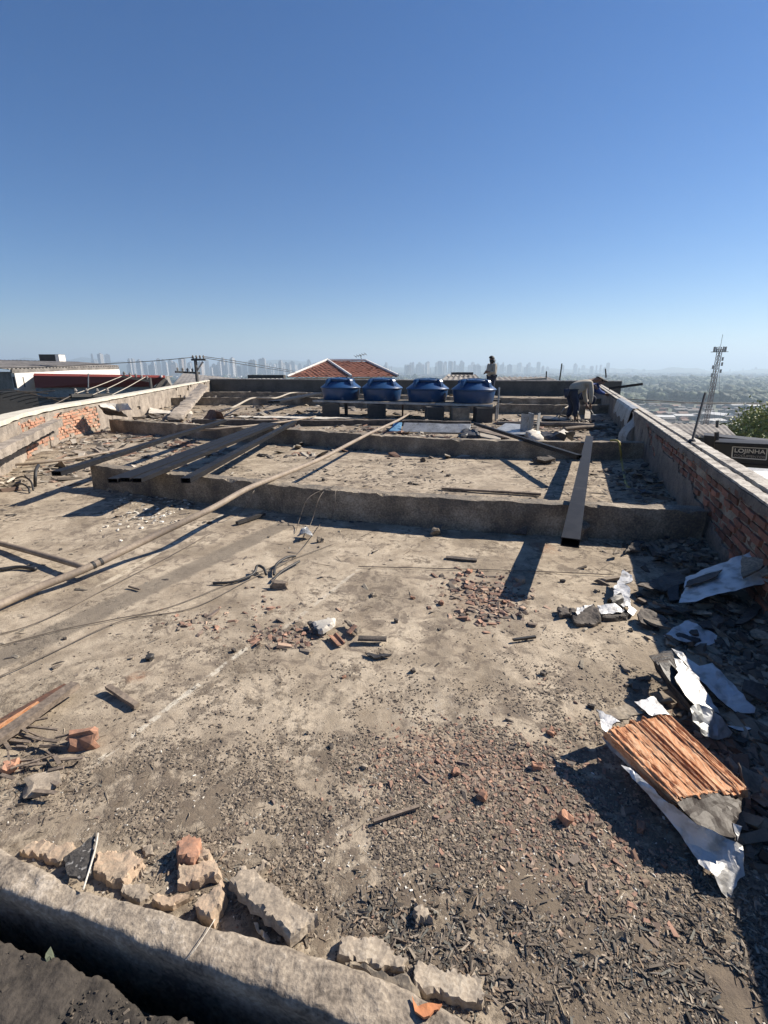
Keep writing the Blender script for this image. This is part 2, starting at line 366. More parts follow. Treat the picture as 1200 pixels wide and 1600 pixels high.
def roof_mat():
    """bare cement roof with dirt drifts, a tar band and old seams"""
    m, t, b = nodes('bare_cement_roof'); L = t.links.new
    pos = N(t, 'ShaderNodeNewGeometry').outputs['Position']
    def noi(s, det=8, rg=.6, dist=0):
        n = N(t, 'ShaderNodeTexNoise'); n.inputs['Scale'].default_value = s; n.inputs['Detail'].default_value = det; n.inputs['Roughness'].default_value = rg; n.inputs['Distortion'].default_value = dist
        L(pos, n.inputs[0]); return n.outputs[0]
    def math_(op, a, b_=None, c_=None):
        n = N(t, 'ShaderNodeMath', operation=op)
        for i, k in enumerate((a, b_, c_)):
            if k is None: continue
            if isinstance(k, (int, float)): n.inputs[i].default_value = k
            else: L(k, n.inputs[i])
        return n.outputs[0]
    def mr(x, a, b_, c_=0, d=1):
        n = N(t, 'ShaderNodeMapRange', interpolation_type='SMOOTHSTEP'); L(x, n.inputs[0])
        for i, k in enumerate((a, b_, c_, d)): n.inputs[i + 1].default_value = k
        return n.outputs[0]
    def mix(f, c1, c2):
        n = N(t, 'ShaderNodeMixRGB')
        for i, k in enumerate((f, c1, c2)):
            if isinstance(k, tuple): n.inputs[i].default_value = C4(k)
            elif isinstance(k, (int, float)): n.inputs[i].default_value = k
            else: L(k, n.inputs[i])
        return n.outputs[0]
    patch = noi(1.7, 7, .6, .6)
    broad, mid, fine, grit = noi(.55, 5), noi(3.0, 9, .68, .4), noi(17, 9, .7), noi(120, 4, .7)
    sep = N(t, 'ShaderNodeSeparateXYZ'); L(pos, sep.inputs[0]); X, Y = sep.outputs[0], sep.outputs[1]
    base = ramp(t, [(.30, (.26,.21,.152)), (.46, (.395,.33,.248)), (.62, (.535,.455,.345))]); L(mid, base.inputs[0])
    c = mix(mr(fine, .38, .7, 0, .35), base.outputs[0], (.22,.18,.135))
    # more dirt near the camera and towards the right-hand wall
    def blob(p, rx, ry, soft=.1):
        dx = math_('DIVIDE', math_('SUBTRACT', X, p[0]), rx); dy = math_('DIVIDE', math_('SUBTRACT', Y, p[1]), ry)
        return mr(math_('SQRT', math_('ADD', math_('MULTIPLY', dx, dx), math_('MULTIPLY', dy, dy))), 1.25, .0)
    near = math_('MAXIMUM', math_('MAXIMUM', blob(G(1000,1420), .95, .75), math_('MULTIPLY', blob(G(300,1240), 1.0, .42), .7)), blob(G(1150,900), 1.0, 1.4))
    near = math_('MAXIMUM', near, math_('MULTIPLY', blob(G(470,1010), .9, .5), .35))
    near = math_('MAXIMUM', near, math_('MULTIPLY', blob(G(650,1400), .9, .3), .9))
    near = math_('MAXIMUM', near, math_('MULTIPLY', blob(G(60,700), 1.8, 2.5), .6))
    near = math_('MAXIMUM', near, math_('MULTIPLY', mr(Y, 10.5, 12.5), .45))
    clean = math_('MAXIMUM', math_('MAXIMUM', blob(G(690,1110), .55, .38), blob(G(600,1290), .22, .22)), blob(G(300,860), 2.0, 1.2))
    clean = math_('MAXIMUM', clean, blob(G(720,1000), 1.2, .5))
    v = math_('ADD', math_('MULTIPLY', mid, .62), math_('MULTIPLY', fine, .38))
    v = math_('ADD', v, math_('MULTIPLY', near, .135)); v = math_('SUBTRACT', v, math_('MULTIPLY', clean, .09))
    dirt = mr(v, .53, .615)
    dcol = mix(fine, (.075,.057,.043), (.19,.15,.11))
    c = mix(math_('MULTIPLY', dirt, .85), c, dcol)
    c = mix(mr(patch, .40, .53, .5, 0), c, (.155,.125,.092))
    # streaky soot patches on the clean cement
    soot = mr(math_('ADD', math_('MULTIPLY', noi(7.5, 10, .75, .8), .7), math_('MULTIPLY', broad, .3)), .50, .575)
    c = mix(math_('MULTIPLY', soot, .72), c, (.125,.10,.08))
    # band and seams: straight marks with ragged edges, in plan
    def seam(a, b_, hw, edge, wob, colr, f, lim=True):
        a, b_ = Vector(a[:2]), Vector(b_[:2]); d = (b_ - a); Ln = d.length; d.normalize(); n = Vector((-d.y, d.x))
        dist = math_('ABSOLUTE', math_('ADD', math_('ADD', math_('MULTIPLY', X, n.x), math_('MULTIPLY', Y, n.y)), -n.dot(a)))
        along = math_('ADD', math_('ADD', math_('MULTIPLY', X, d.x), math_('MULTIPLY', Y, d.y)), -d.dot(a))
        dist = math_('ADD', dist, math_('MULTIPLY', math_('SUBTRACT', fine, .5), wob))
        k = mr(dist, hw + edge, hw)
        k = math_('MULTIPLY', k, math_('MULTIPLY', mr(along, -.02, .05), mr(along, Ln + .05, Ln - .02)))
        return mix(math_('MULTIPLY', k, f), colr[0], colr[1])
    c = seam(G(-150,1100), G(470,808), .085, .05, .10, (c, (.17,.145,.115)), .8)
    brk = math_('MULTIPLY', mr(noi(7, 6, .7), .44, .52), .85)
    c = seam(G(110,1222), G(392,1008), .010, .010, .03, (c, (.60,.55,.45)), brk)
    c = seam(G(150,920), G(400,775), .018, .02, .05, (c, (.55,.48,.37)), brk)
    c = seam(G(440,985), G(560,890), .010, .012, .04, (c, (.55,.50,.41)), math_('MULTIPLY', brk, .6))
    # brick-dust stain
    red = math_('MULTIPLY', math_('MAXIMUM', math_('MAXIMUM', blob(G(700,1190), .30, .19), blob(G(760,930), .30, .3)), math_('MAXIMUM', blob(G(215,1058), .07, .06), blob(G(850,855), .15, .2))), mr(fine, .35, .6))
    c = mix(math_('MULTIPLY', red, .7), c, (.30,.155,.09))
    wh = math_('MULTIPLY', math_('MAXIMUM', blob(G(690,1112), .30, .16), blob(G(250,790), .5, .45)), mr(fine, .5, .62))
    c = mix(math_('MULTIPLY', wh, .55), c, (.55,.49,.40))
    flk = mr(noi(38, 6, .8, 1.0), .585, .64)
    c = mix(math_('MULTIPLY', flk, .55), c, (.09,.075,.06))
    c = mix(mr(grit, .35, .75, 0, .32), c, (.13,.105,.08))
    L(c, b.inputs['Base Color']); b.inputs['Roughness'].default_value = .95; b.inputs['Specular IOR Level'].default_value = .2
    h = math_('ADD', math_('MULTIPLY', fine, .6), math_('ADD', math_('MULTIPLY', grit, .22), math_('MULTIPLY', dirt, .25)))
    bp = N(t, 'ShaderNodeBump'); bp.inputs['Strength'].default_value = .9; bp.inputs['Distance'].default_value = .012
    L(h, bp.inputs['Height']); L(bp.outputs[0], b.inputs['Normal'])
    return m
M['roof'] = roof_mat()

# ------------------------------------------------------------------ roof layout (metres, plan)
RW = [Vector((1.42 + .377 * y, y, 0)) for y in (-1.0, 3.0, 9.0, 16.0, 30.5)]              # foot of right parapet
LW = [Vector(p) for p in ((-2.9,-1.0,0), (-5.6,6.5,0), (-6.06,7.7,0), (-6.68,9.0,0), (-7.26,10.9,0), (-7.6,13.0,0), (-12.2,34.9,0))]
def rx(y): return 1.42 + .377 * y
def lx(y):
    for a, b in zip(LW, LW[1:]):
        if y <= b.y: return a.x + (b.x - a.x) * (y - a.y) / (b.y - a.y)
    return LW[-1].x
CB = [G(*p, .05) for p in ((-260,1230),(0,1324),(125,1388),(218,1413),(288,1433),(436,1472),(533,1503),(631,1538),(690,1570),(900,1690))]   # back edge of near curb
CF = [G(*p, .05) for p in ((-260,1290),(0,1388),(156,1446),(288,1497),(400,1540),(533,1596),(700,1680),(900,1780))]
def curb_y(x):
    for a, b in zip(CB, CB[1:]):
        if a.x <= x <= b.x: return a.y + (b.y - a.y) * (x - a.x) / (b.x - a.x)
    return CB[0].y if x < CB[0].x else CB[-1].y
def gz(x, y):
    n = noise.noise((x * 1.1, y * 1.1, 3)) * .010 + noise.noise((x * 5, y * 5, 7)) * .005
    f = max(0, 1 - y / 9)
    n += (noise.noise((x * 19, y * 19, 1)) * .0035 + noise.noise((x * 46, y * 46, 2)) * .0022 + noise.noise((x * 95, y * 95, 4)) * .0014) * f
    w_ = (x - rx(y) + .55)
    if w_ > 0: n += min(w_, .55) * .09 * (1 + .5 * noise.noise((x * 4, y * 4, 9)))
    return n
def terrain_z(x, y):
    r = math.hypot(x, y - 15)
    t = min(1, max(0, (r - 45) / 300)); t = t * t * (3 - 2 * t)
    return -6 - 44 * t

# --- roof surface
def make_roof():
    ys = []; y = .35
    while y < 36: ys.append(y); y += .006 + y * .0042
    n = 420; vs = []; fs = []
    for y in ys:
        a, b_ = lx(y) - .1, rx(y) + .1
        for k in range(n + 1):
            # finer columns where the view is
            x = a + (b_ - a) * k / n
            z = gz(x, y)
            if y < 2.2 and y < curb_y(x) - .035: z = -.75
            vs.append((x, y, z))
    for i in range(len(ys) - 1):
        for k in range(n): a = i * (n + 1) + k; fs.append((a, a + 1, a + n + 2, a + n + 1))
    me = bpy.data.meshes.new('roof_floor'); me.from_pydata(vs, [], fs); me.materials.append(M['roof'])
    me.polygons.foreach_set('use_smooth', [True] * len(me.polygons))
    o = bpy.data.objects.new('roof_floor', me); col.objects.link(o); tag(o, kind='structure')
make_roof()
# lower ledge in front of the curb (bottom left of the view)
LE = [G(*p, -.03) for p in ((-500,1330),(0,1468),(156,1530),(233,1573),(300,1600),(700,1800))]
def ledge_edge(x):
    for a, b in zip(LE, LE[1:]):
        if a.x <= x <= b.x: return a.y + (b.y - a.y) * (x - a.x) / (b.x - a.x)
    return LE[0].y if x < LE[0].x else LE[-1].y
def ledge():
    vs = []; fs = []; nx, ny = 420, 260
    for j in range(ny + 1):
        for i in range(nx + 1):
            x = -2.6 + 4.2 * i / nx; y = -.6 + 2.2 * j / ny
            d_ = y - ledge_edge(x) + noise.noise((x * 7, 0, 2)) * .022 + noise.noise((x * 26, 0, 5)) * .012
            z = -.032 + noise.noise((x * 4, y * 4, 1)) * .02 + noise.noise((x * 15, y * 15, 5)) * .010 + noise.noise((x * 50, y * 50, 5)) * .004
            if d_ > 0: z -= min(.5, d_ * 4.5)  # trench sunk as far as the shadow edge so the shaded band turns black
            vs.append((x, y, z))
    for j in range(ny):
        for i in range(nx): a = j * (nx + 1) + i; fs.append((a, a + 1, a + nx + 2, a + nx + 1))
    m = mat('dark_dirt', (.06,.05,.04), (.035,.029,.023), scale=5, fine=60, bump=.9, dist=.015, c3=(.02,.018,.015))
    me = bpy.data.meshes.new('lower_ledge'); me.from_pydata(vs, [], fs); me.materials.append(m)
    me.polygons.foreach_set('use_smooth', [True] * len(me.polygons))
    o = bpy.data.objects.new('lower_ledge', me); col.objects.link(o); tag(o, kind='structure')
ledge()
# cut the roof surface away in front of the curb: done by curb body itself, which reaches below the ledge
def curb():
    mb_v = []; mb_f = []
    n = 260; x0, x1 = -1.9, .75
    prof = 14
    def lerp(L_, x):
        for a, b in zip(L_, L_[1:]):
            if a.x <= x <= b.x: return a.y + (b.y - a.y) * (x - a.x) / (b.x - a.x)
        return L_[0].y if x < L_[0].x else L_[-1].y
    for i in range(n + 1):
        x = x0 + (x1 - x0) * i / n
        yb, yf = lerp(CB, x), lerp(CF, x)
        pts = [(yb + .012, -.7), (yb + .008, .0)]
        for k in range(prof + 1):
            t = k / prof; y = yb + (yf - yb) * t
            hump = (1 - (2 * t - 1) ** 8) * .010
            z = .040 + hump + noise.noise((x * 9, y * 9, 4)) * .007 + noise.noise((x * 3.3, y * 8, 8)) * .008
            pts.append((y + noise.noise((x * 11, t * 3, 2)) * .006, z))
        pts += [(yf - .004, .02), (yf + .004, -.02), (yf + .01, -.1), (yf + .012, -.7)]
        for (y, z) in pts:
            q = Vector((x, y, z)); nv = noise.noise_vector(q * 30) * .0035 + noise.noise_vector(q * 75) * .0018
            mb_v.append(q + nv)
        m_ = len(pts)
    for i in range(n):
        for k in range(m_ - 1): a = i * m_ + k; mb_f.append((a, a + 1, a + m_ + 1, a + m_))
        mb_f.append((i*m_ + m_-1, i*m_, (i+1)*m_, (i+1)*m_ + m_-1))
    mb_f += [tuple(range(m_)), tuple(n * m_ + k for k in range(m_))]
    t = thing('roof_curb', 'rough cement curb crossing the bottom left corner above a black gap', 'curb', (-.5, 1.0, 0))
    MB().raw(mb_v, mb_f).build('curb_body', M['curb'], t, smooth=True)
    # pale string hanging over it, and pale mortar drips
    MB().tube(smooth_path([G(336,1436,.062), G(322,1458,.067), G(305,1483,.066), G(290,1500,.05)], .01), .0012, 6).build('string', M['offwhite'], t)
curb()

# ------------------------------------------------------------------ cross beams
def beam(label, pxs, h, th=.16, amp=.008, m='beam', step=.05, top=False):
    path = [G(*p, h if top else 0) for p in pxs]
    for p in path: p.z = 0
    out = []                              # given the camera-side edge; the centre line lies half the thickness behind
    for i, p in enumerate(path):
        d = path[min(i+1, len(path)-1)] - path[max(i-1, 0)]; d.normalize(); out.append(p + Vector((-d.y, d.x, 0)) * (th / 2))
    P = smooth_path(out, .4)
    t = thing('roof_beam', label, 'concrete beam', out[0], 'concrete upstand beams crossing the roof')
    def jag(q, x, z, s):                  # chipped arrises
        if z > h - .03 and abs(x) > th / 2 - .02:
            k = max(0, noise.noise((s * 5, x * 9, 3)) - .25) * .09 + max(0, noise.noise((s * 21, x * 9, 5)) - .2) * .03
            q.z -= k; 
        return q
    sweep('beam_body', P, [(-th/2, -.05), (-th/2, h), (th/2, h), (th/2, -.05)], M[m], t, step=step, amp=amp, topvar=.012, jag=jag)
    return t
beam('nearest concrete beam across the roof, under the near ends of the black steel bars', [(140,727),(273,741),(383,752),(480,763),(640,775),(760,783),(880,788),(1105,799)], .33, .17, step=.035, top=True)
beam('second concrete beam across the roof, with the yellow cord hanging over it', [(170,655),(330,665),(480,673),(650,684),(800,689),(1015,692)], .32, .17, step=.06, top=True)
beam('short brown beam stub just in front of the blue tank stand', [(300,664),(480,666),(600,665),(735,668)], .16, .2, m='rust' if False else 'dirtymem', step=.1)
beam('low beam running behind the blue tanks towards the bent worker', [(215,634),(380,633),(500,634),(780,646),(962,648)], .34, .2, step=.12)
beam('far low beam just in front of the shaded end wall', [(290,621),(400,621),(500,623),(780,632),(955,633)], .30, .2, step=.15)

def far_wall():
    a, b = G(330,612), G(968,620)
    t = thing('end_wall', 'low end wall coloured dark for shade, closing the far side of the roof', 'wall', a)
    sweep('wall_body', [a, a.lerp(b, .5), b], [(-.12, -4), (-.12, .84), (.12, .84), (.12, -4)], M['farwall'], t, step=.3, amp=.01)
    sweep('coping', [a, a.lerp(b, .5), b], [(-.16, .84), (-.16, .90), (.16, .90), (.16, .84)], M['greycap'], t, step=.3, amp=.006)
far_wall()

# ------------------------------------------------------------------ bricks and parapets
def brick_mesh(L_, W_, H_, seed):
    bm = bmesh.new(); bmesh.ops.create_cube(bm, size=1)
    bmesh.ops.subdivide_edges(bm, edges=list(bm.edges), cuts=1)
    rr = random.Random(seed)
    for v in bm.verts:
        n = sum(abs(c) > .4 for c in v.co); k = .93 if n == 3 else (.985 if n == 2 else 1)
        v.co = Vector((v.co.x * L_ * k + rr.uniform(-.004,.004), v.co.y * W_ * k + rr.uniform(-.005,.005), v.co.z * H_ * k + rr.uniform(-.003,.003)))
    me = bpy.data.meshes.new('brick'); bm.to_mesh(me); bm.free(); return me
def brick_set(m, L_=.195, W_=.09, H_=.052, n=6):
    out = []
    for k in range(n): me = brick_mesh(L_, W_, H_, k); me.materials.append(m); out.append(me)
    return out
def wall_frame(path):
    P = [Vector(p) for p in path]; acc = [0]
    for a, b in zip(P, P[1:]): acc.append(acc[-1] + (b - a).length)
    def at(s, off, z):
        for i in range(len(P) - 1):
            if s <= acc[i+1] or i == len(P) - 2:
                d = (P[i+1] - P[i]).normalized(); q = P[i] + d * (s - acc[i]); return q + Vector((d.y, -d.x, 0)) * off + Vector((0, 0, z)), math.atan2(d.y, d.x)
    return at, acc
def lay_bricks(parent, at, s0, s1, z0, z1, off, meshes, mask, limit=280):
    c = 0; z = z0; row = 0; o_ = ORG[parent.name]
    while z < z1:
        s = s0 + (row % 2) * .105
        while s < s1:
            if mask(s, z) and c < limit and random.random() > .07:
                p, a = at(s + random.uniform(-.01,.01), off + random.uniform(-.012, .016), z + .03)
                o = bpy.data.objects.new('brick', random.choice(meshes)); col.objects.link(o); o.parent = parent
                o.location = p - o_; o.rotation_euler = (random.uniform(-.03,.03), random.uniform(-.02,.02), a + random.uniform(-.03,.03)); c += 1
            s += .21
        z += .068; row += 1
    return c
# right parapet: inner face on the left side (negative lateral = left of travel direction)
TH = .21
def right_wall():
    path = [RW[0], RW[1], RW[2], RW[3], RW[4]]
    t = thing('right_parapet', 'long right-hand parapet wall with crumbling plaster over red bricks', 'wall', RW[1])
    at, acc = wall_frame(path); S0 = 0
    def sy(y): return (y + 1) / math.cos(math.atan(.377))         # y -> length along
    def Pth(y0, y1): return [Vector((rx(y), y, 0)) for y in (y0, (y0 + y1) / 2, y1)]
    # core set back behind the brick faces
    sweep('wall_core', Pth(-1, 30.5), [(.075, -4), (.075, .66), (TH, .66), (TH, -4)], M['mortar'], t, step=.3, amp=.004)
    sweep('wall_core', Pth(2.0, 9), [(.016, -.02), (.016, .655), (.08, .655), (.08, -.02)], M['mortar'], t, step=.04, amp=.011, sc_=14)
    def bare(s, z):
        y = s * math.cos(math.atan(.377)) - 1
        k = noise.noise((s * 1.1, z * 2.2, 5)) + noise.noise((s * 3.3, z * 5, 1)) * .4
        if y < 5.2: return z > .12 - k * .10 + max(0, (y - 3.4)) * .16
        if y < 8.6: return z > .45 - k * .35 + abs(y - 6) * .04 and z < .66
        return False
    bm_ = brick_set(M['brick'])
    n = lay_bricks(t, at, sy(2.0), sy(8.6), .0, .62, .045, bm_, lambda s, z: bare(s, z + .03) or bare(s + .12, z) or bare(s - .12, z), 290)
    # plaster skin: ragged sheet with thickness where not bare
    bmm = bmesh.new(); step = .035; ns = int((sy(30.4) - sy(1.0)) / step); cells = {}
    def skin(y0, y1, step, parent):
        s0, s1 = sy(y0), sy(y1); ns = int((s1 - s0) / step); nz = int(.66 / step); vs = {}; V = []; F = []
        def vid(i, k, layer):
            if (i, k, layer) not in vs:
                s = s0 + i * step; z = k * (.66 / nz)
                p, a = at(s, -.004 if layer else .05, z)
                q = p + noise.noise_vector(p * 5) * .012 * layer + noise.noise_vector(p * 17) * .006 * layer
                if layer: q += noise.noise_vector(p * 50) * .003
                vs[(i, k, layer)] = len(V); V.append(q)
            return vs[(i, k, layer)]
        ok = lambda i, k: 0 <= i < ns and 0 <= k < nz and not bare(s0 + (i + .5) * step, (k + .5) * .66 / nz)
        for i in range(ns):
            for k in range(nz):
                if not ok(i, k): continue
                F.append((vid(i,k,1), vid(i+1,k,1), vid(i+1,k+1,1), vid(i,k+1,1)))
                for (di, dk, a, b) in ((-1,0,(0,0),(0,1)), (1,0,(1,1),(1,0)), (0,-1,(1,0),(0,0)), (0,1,(0,1),(1,1))):
                    if not ok(i+di, k+dk):
                        F.append((vid(i+a[0],k+a[1],1), vid(i+b[0],k+b[1],1), vid(i+b[0],k+b[1],0), vid(i+a[0],k+a[1],0)))
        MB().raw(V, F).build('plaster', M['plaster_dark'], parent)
    skin(.2, 9.0, .03, t); skin(9.0, 30.4, .12, t)
    # coping: inner mortar edge, inner rail, groove, outer rail
    def jag(q, x, z, s):
        if z < .68 and x < .02: q.z += abs(noise.noise((s * 6, 0, 0))) * .05 - .03 + noise.noise((s * 17, 3, 0)) * .018; q.x += noise.noise((s * 9, 1, 1)) * .012
        return q
    sweep('coping_mortar', Pth(.2, 12), [(-.012, .650), (-.010, .700), (.07, .705), (.07, .650)], M['plaster_dark'], t, step=.03, amp=.007, jag=jag)
    sweep('coping_rail', Pth(-.5, 30.4), [(-.004, .705), (-.004, .722), (.085, .722), (.085, .705)], M['cap_right'], t, step=.08, amp=.006)
    sweep('coping_rail', Pth(-.5, 30.4), [(.115, .66), (.115, .738), (.235, .738), (.235, .66)], M['cap_right'], t, step=.08, amp=.004)
    sweep('coping_joint', Pth(-.5, 30.4), [(.07, .65), (.07, .692), (.13, .692), (.13, .65)], M['tar'], t, step=.2, amp=.004)
    # outer face of the building below
    return t
right_wall()
def left_wall():
    t = thing('left_parapet', 'left-hand parapet wall with a bare patch of orange bricks', 'wall', LW[2])
    path = LW; at, acc = wall_frame(path)
    sweep('wall_core', path, [(-.25, -4), (-.25, .70), (-.06, .70), (-.06, -4)], M['mortar'], t, step=.3, amp=.006)
    sweep('wall_core', [LW[2], LW[3], LW[4], LW[5]], [(-.08, -.02), (-.08, .70), (-.016, .70), (-.016, -.02)], M['mortar'], t, step=.05, amp=.010, sc_=14)
    # inner face on the right side of travel (positive lateral is right)
    def sof(y):
        for i in range(len(LW) - 1):
            if y <= LW[i+1].y: return acc[i] + (acc[i+1] - acc[i]) * (y - LW[i].y) / (LW[i+1].y - LW[i].y)
    def bare(s, z):
        k = noise.noise((s * 1.3, z * 2, 15)) * .5
        a, b = sof(8.8), sof(12.6)
        if s < a - .1 or s > b + .3: return noise.noise((s * .8, z * 2, 3)) > .42 and s > b
        c1 = abs((s - a) / (b - a) - .42) < .07 + z * .04
        return not c1 and z > .06 - k * .3 and z < .62
    bm_ = brick_set(M['brick_pale'])
    lay_bricks(t, at, sof(8.6), sof(12.9), .0, .66, -.045, bm_, lambda s, z: bare(s, z + .03) or bare(s - .15, z) or bare(s + .15, z), 250)
    def skin(y0, y1, step):
        s0, s1 = sof(y0), sof(y1); ns = int((s1 - s0) / step); nz = max(6, int(.7 / step)); vs = {}; V = []; F = []
        def vid(i, k, layer):
            if (i, k, layer) not in vs:
                s = s0 + i * step; z = k * (.7 / nz); p, a = at(s, .004 if layer else -.06, z)
                q = p + noise.noise_vector(p * 5) * .014 * layer + noise.noise_vector(p * 17) * .007 * layer
                vs[(i, k, layer)] = len(V); V.append(q)
            return vs[(i, k, layer)]
        ok = lambda i, k: 0 <= i < ns and 0 <= k < nz and not bare(s0 + (i + .5) * step, (k + .5) * .7 / nz)
        for i in range(ns):
            for k in range(nz):
                if not ok(i, k): continue
                F.append((vid(i,k,1), vid(i+1,k,1), vid(i+1,k+1,1), vid(i,k+1,1)))
                for (di, dk, a, b) in ((-1,0,(0,0),(0,1)), (1,0,(1,1),(1,0)), (0,-1,(1,0),(0,0)), (0,1,(0,1),(1,1))):
                    if not ok(i+di, k+dk): F.append((vid(i+a[0],k+a[1],1), vid(i+b[0],k+b[1],1), vid(i+b[0],k+b[1],0), vid(i+a[0],k+a[1],0)))
        MB().raw(V, F).build('plaster', M['plaster'], t)
    skin(5.0, 14.0, .06); skin(14.0, 34.8, .2)
    def jag(q, x, z, s):
        if x > .0 and z < .78: q.z += noise.noise((s * 2.2, 0, 4)) * .02
        return q
    up = [p + Vector((0, 0, 0)) for p in LW]
    sweep('coping', up, [(-.29, .73), (-.29, .80), (.02, .80), (.02, .73)], M['whitecap'], t, step=.12, amp=.003, jag=jag)
    return t
left_wall()
def gutter_edge():
    a, b = Vector((-4.25, 4.0, 0)), Vector((-6.45, 9.6, 0))
    t = thing('gutter_kerb', 'sloping concrete gutter edge with a rusty post under it, far left', 'gutter edge', a)
    path = resample([a, b], .4)
    vs = []
    def jag(q, x, z, s): q.z += s * .02; return q
    sweep('edge_beam', path, [(-.10, .40), (-.10, .52), (.08, .52), (.08, .40)], M['plaster'], t, step=.06, amp=.014, jag=jag)
    sweep('channel_floor', path, [(-.75, .30), (-.75, .36), (-.09, .42), (-.09, .36)], M['dirtymem'], t, step=.15, amp=.01)
    p = G(26, 727); MB().bar(p, p + Vector((-.02, 0, .42)), .07, .05).build('post', M['rust'], t)
gutter_edge()

# ------------------------------------------------------------------ steel bars
def steel(label, a, b, wd=.10, ht=.05, n=1, gap=.004, grp='black steel sections lying across the beams'):
    a, b = Vector(a), Vector(b); d, sd, up = basis(b - a)
    for k in range(n):
        off = sd * (k - (n - 1) / 2) * (wd + gap); aa = a + off + d * random.uniform(-.06, .06) * (n > 1); aa.z += .006 * (k % 2)
        t = thing('steel_bar', label if isinstance(label, str) else label[k], 'steel bar', aa, grp)
        MB().channel(aa, b + off, wd, ht, .007).build('hollow_section', M['steel'], t)
# right-hand broad bar on both beams
zb = .33 + .045
steel('broad black steel bar pointing at the camera at the right end of the beams', G(891,848,zb-.01) , A(921,684,8.95), .13, .07)
steel('slim black bar slanting from the tank stand down to the broad bar', G(905,714,.40), G(742,662,.25), .07, .06)
steel('leftmost black steel bar, lying alone beside the left parapet', G(88,740,.36), G(350,657,.40), .12, .06)
steel(['left bar of the three black bars lying side by side', 'middle bar of the three black bars lying side by side', 'right bar of the three black bars lying side by side'],
      G(192,752,.37), G(424,662,.40), .115, .05, 3, .016)
steel('black steel bar just right of the three side-by-side bars', G(290,751,.37), G(460,659,.38), .11, .06)
steel(['front bar of the far pair of bars left of the blue tanks', 'back bar of the far pair of bars left of the blue tanks'], G(428,628,.42), G(500,614,.42), .22, .06, 2)

# ------------------------------------------------------------------ pipes, hoses and wires
def pipe(name, label, cat, pts, r, m, step=.05, n=10, group=None, parts=None):
    o = MB().tube(smooth_path(pts, step), r, n).build(name, m, smooth=True); tag(o, label, cat, group); return o
t = thing('plastic_pipe', 'long dusty pipe curving from the left edge over two beams to the tanks', 'pipe', G(0,948,.03))
mp = smooth_path([G(-120,1000,.05), G(0,945,.05), G(60,918,.07), G(135,888,.11), G(240,838,.20), G(330,795,.33), G(388,763,.37), G(450,738,.36), G(505,715,.33), G(545,694,.36), G(580,676,.36), G(600,667,.36), G(625,655,.34), A(640,646,15.6)], .06)
MB().tube(mp, .029, 12).build('pipe_run', M['pipe'], t, smooth=True)
for k in (17, 18): MB().tube([mp[k] - (mp[k+1]-mp[k]).normalized()*.01, mp[k] + (mp[k+1]-mp[k]).normalized()*.01], .032, 12).build('tape_band', M['cable'], t)
pipe('plastic_pipe', 'straight dusty branch pipe joining the long pipe at the left edge', 'pipe', [G(-200,800,.05), G(0,849,.05), G(138,888,.09)], .026, M['pipe'], .2)
pipe('garden_hose', 'thin beige hose lying from the left edge up past the leftmost steel bar', 'hose', [G(-60,732,.06), G(0,728,.06), G(110,717,.06), G(210,697,.05), G(300,674,.3), G(340,670,.35), G(420,662,.34), G(470,655,.2), G(495,650,.03)], .022, M['pipe'])
pipe('garden_hose', 'pale hose snaking behind the far pair of bars left of the tanks', 'hose', [G(300,664,.04), G(330,648,.04), G(365,636,.36), G(395,622,.38), G(430,622,.38), G(455,614,.36), G(480,614,.34)], .035, M['palewood'])
pipe('garden_hose', 'pale looped hose near the worker behind the zinc boxes', 'hose', [G(872,655,.03), G(880,640,.36), G(888,634,.36), G(893,624,.34), G(900,622,.34), G(903,640,.36), G(902,655,.03)], .02, M['palewood'])
YC = G(966,691,.35)
pipe('cord', 'yellow cord hanging over the second beam near the right parapet', 'cord', [G(985,762,.01), G(978,756,.01), YC + Vector((.06,-.10,-.33)), YC + Vector((.04,-.05,-.15)), YC + Vector((0,-.03,.0)), YC + Vector((-.01,.08,.02)), YC + Vector((-.03,.22,.0))], .018, M['yellow'], .03)
for lab, pts in (('thin wire trailing along the tar band on the left', [G(-40,1020,.012), G(90,985,.012), G(175,968,.012), G(260,950,.012), G(350,915,.012), G(440,880,.014), G(520,850,.012)]),
                 ('thin wire lying just below the long pipe', [G(-40,1000,.012), G(60,972,.012), G(180,912,.012), G(290,855,.012), G(372,805,.012), G(395,770,.30), A(402,758,5.6), G(410,750,.345)]),
                 ('thin wire crossing the foreground of the left side', [G(-40,1075,.012), G(80,1020,.012), G(190,970,.014), G(300,950,.012), G(390,905,.012), G(460,870,.014), G(500,820,.012)]),
                 ('thin wire drooping over the nearest beam above the foil scrap', [G(462,832,.01), G(468,812,.06), A(480,780,4.95), A(505,765,5.1), G(520,762,.35)]),
                 ('second thin wire drooping over the nearest beam above the foil scrap', [G(476,838,.01), G(488,812,.06), A(497,782,4.95), A(508,766,5.1), G(528,756,.35)]),
                 ('short wire hanging over the nearest beam right of the drooping pair', [G(517,812,.01), A(523,790,4.9), A(524,768,5.0), G(532,764,.34)]),
                 ('long wire lying straight across the middle of the roof', [G(560,885,.012), G(640,887,.012), G(760,890,.014), G(850,893,.012), G(960,898,.014)]),
                 ('wire looping in the shade of the left beams', [G(380,690,.01), G(420,700,.02), G(470,695,.01), G(500,700,.01)])):
    pipe('wire', lab, 'wire', pts, .0035, M['wire'], .05, 6, 'thin wires lying about the roof')
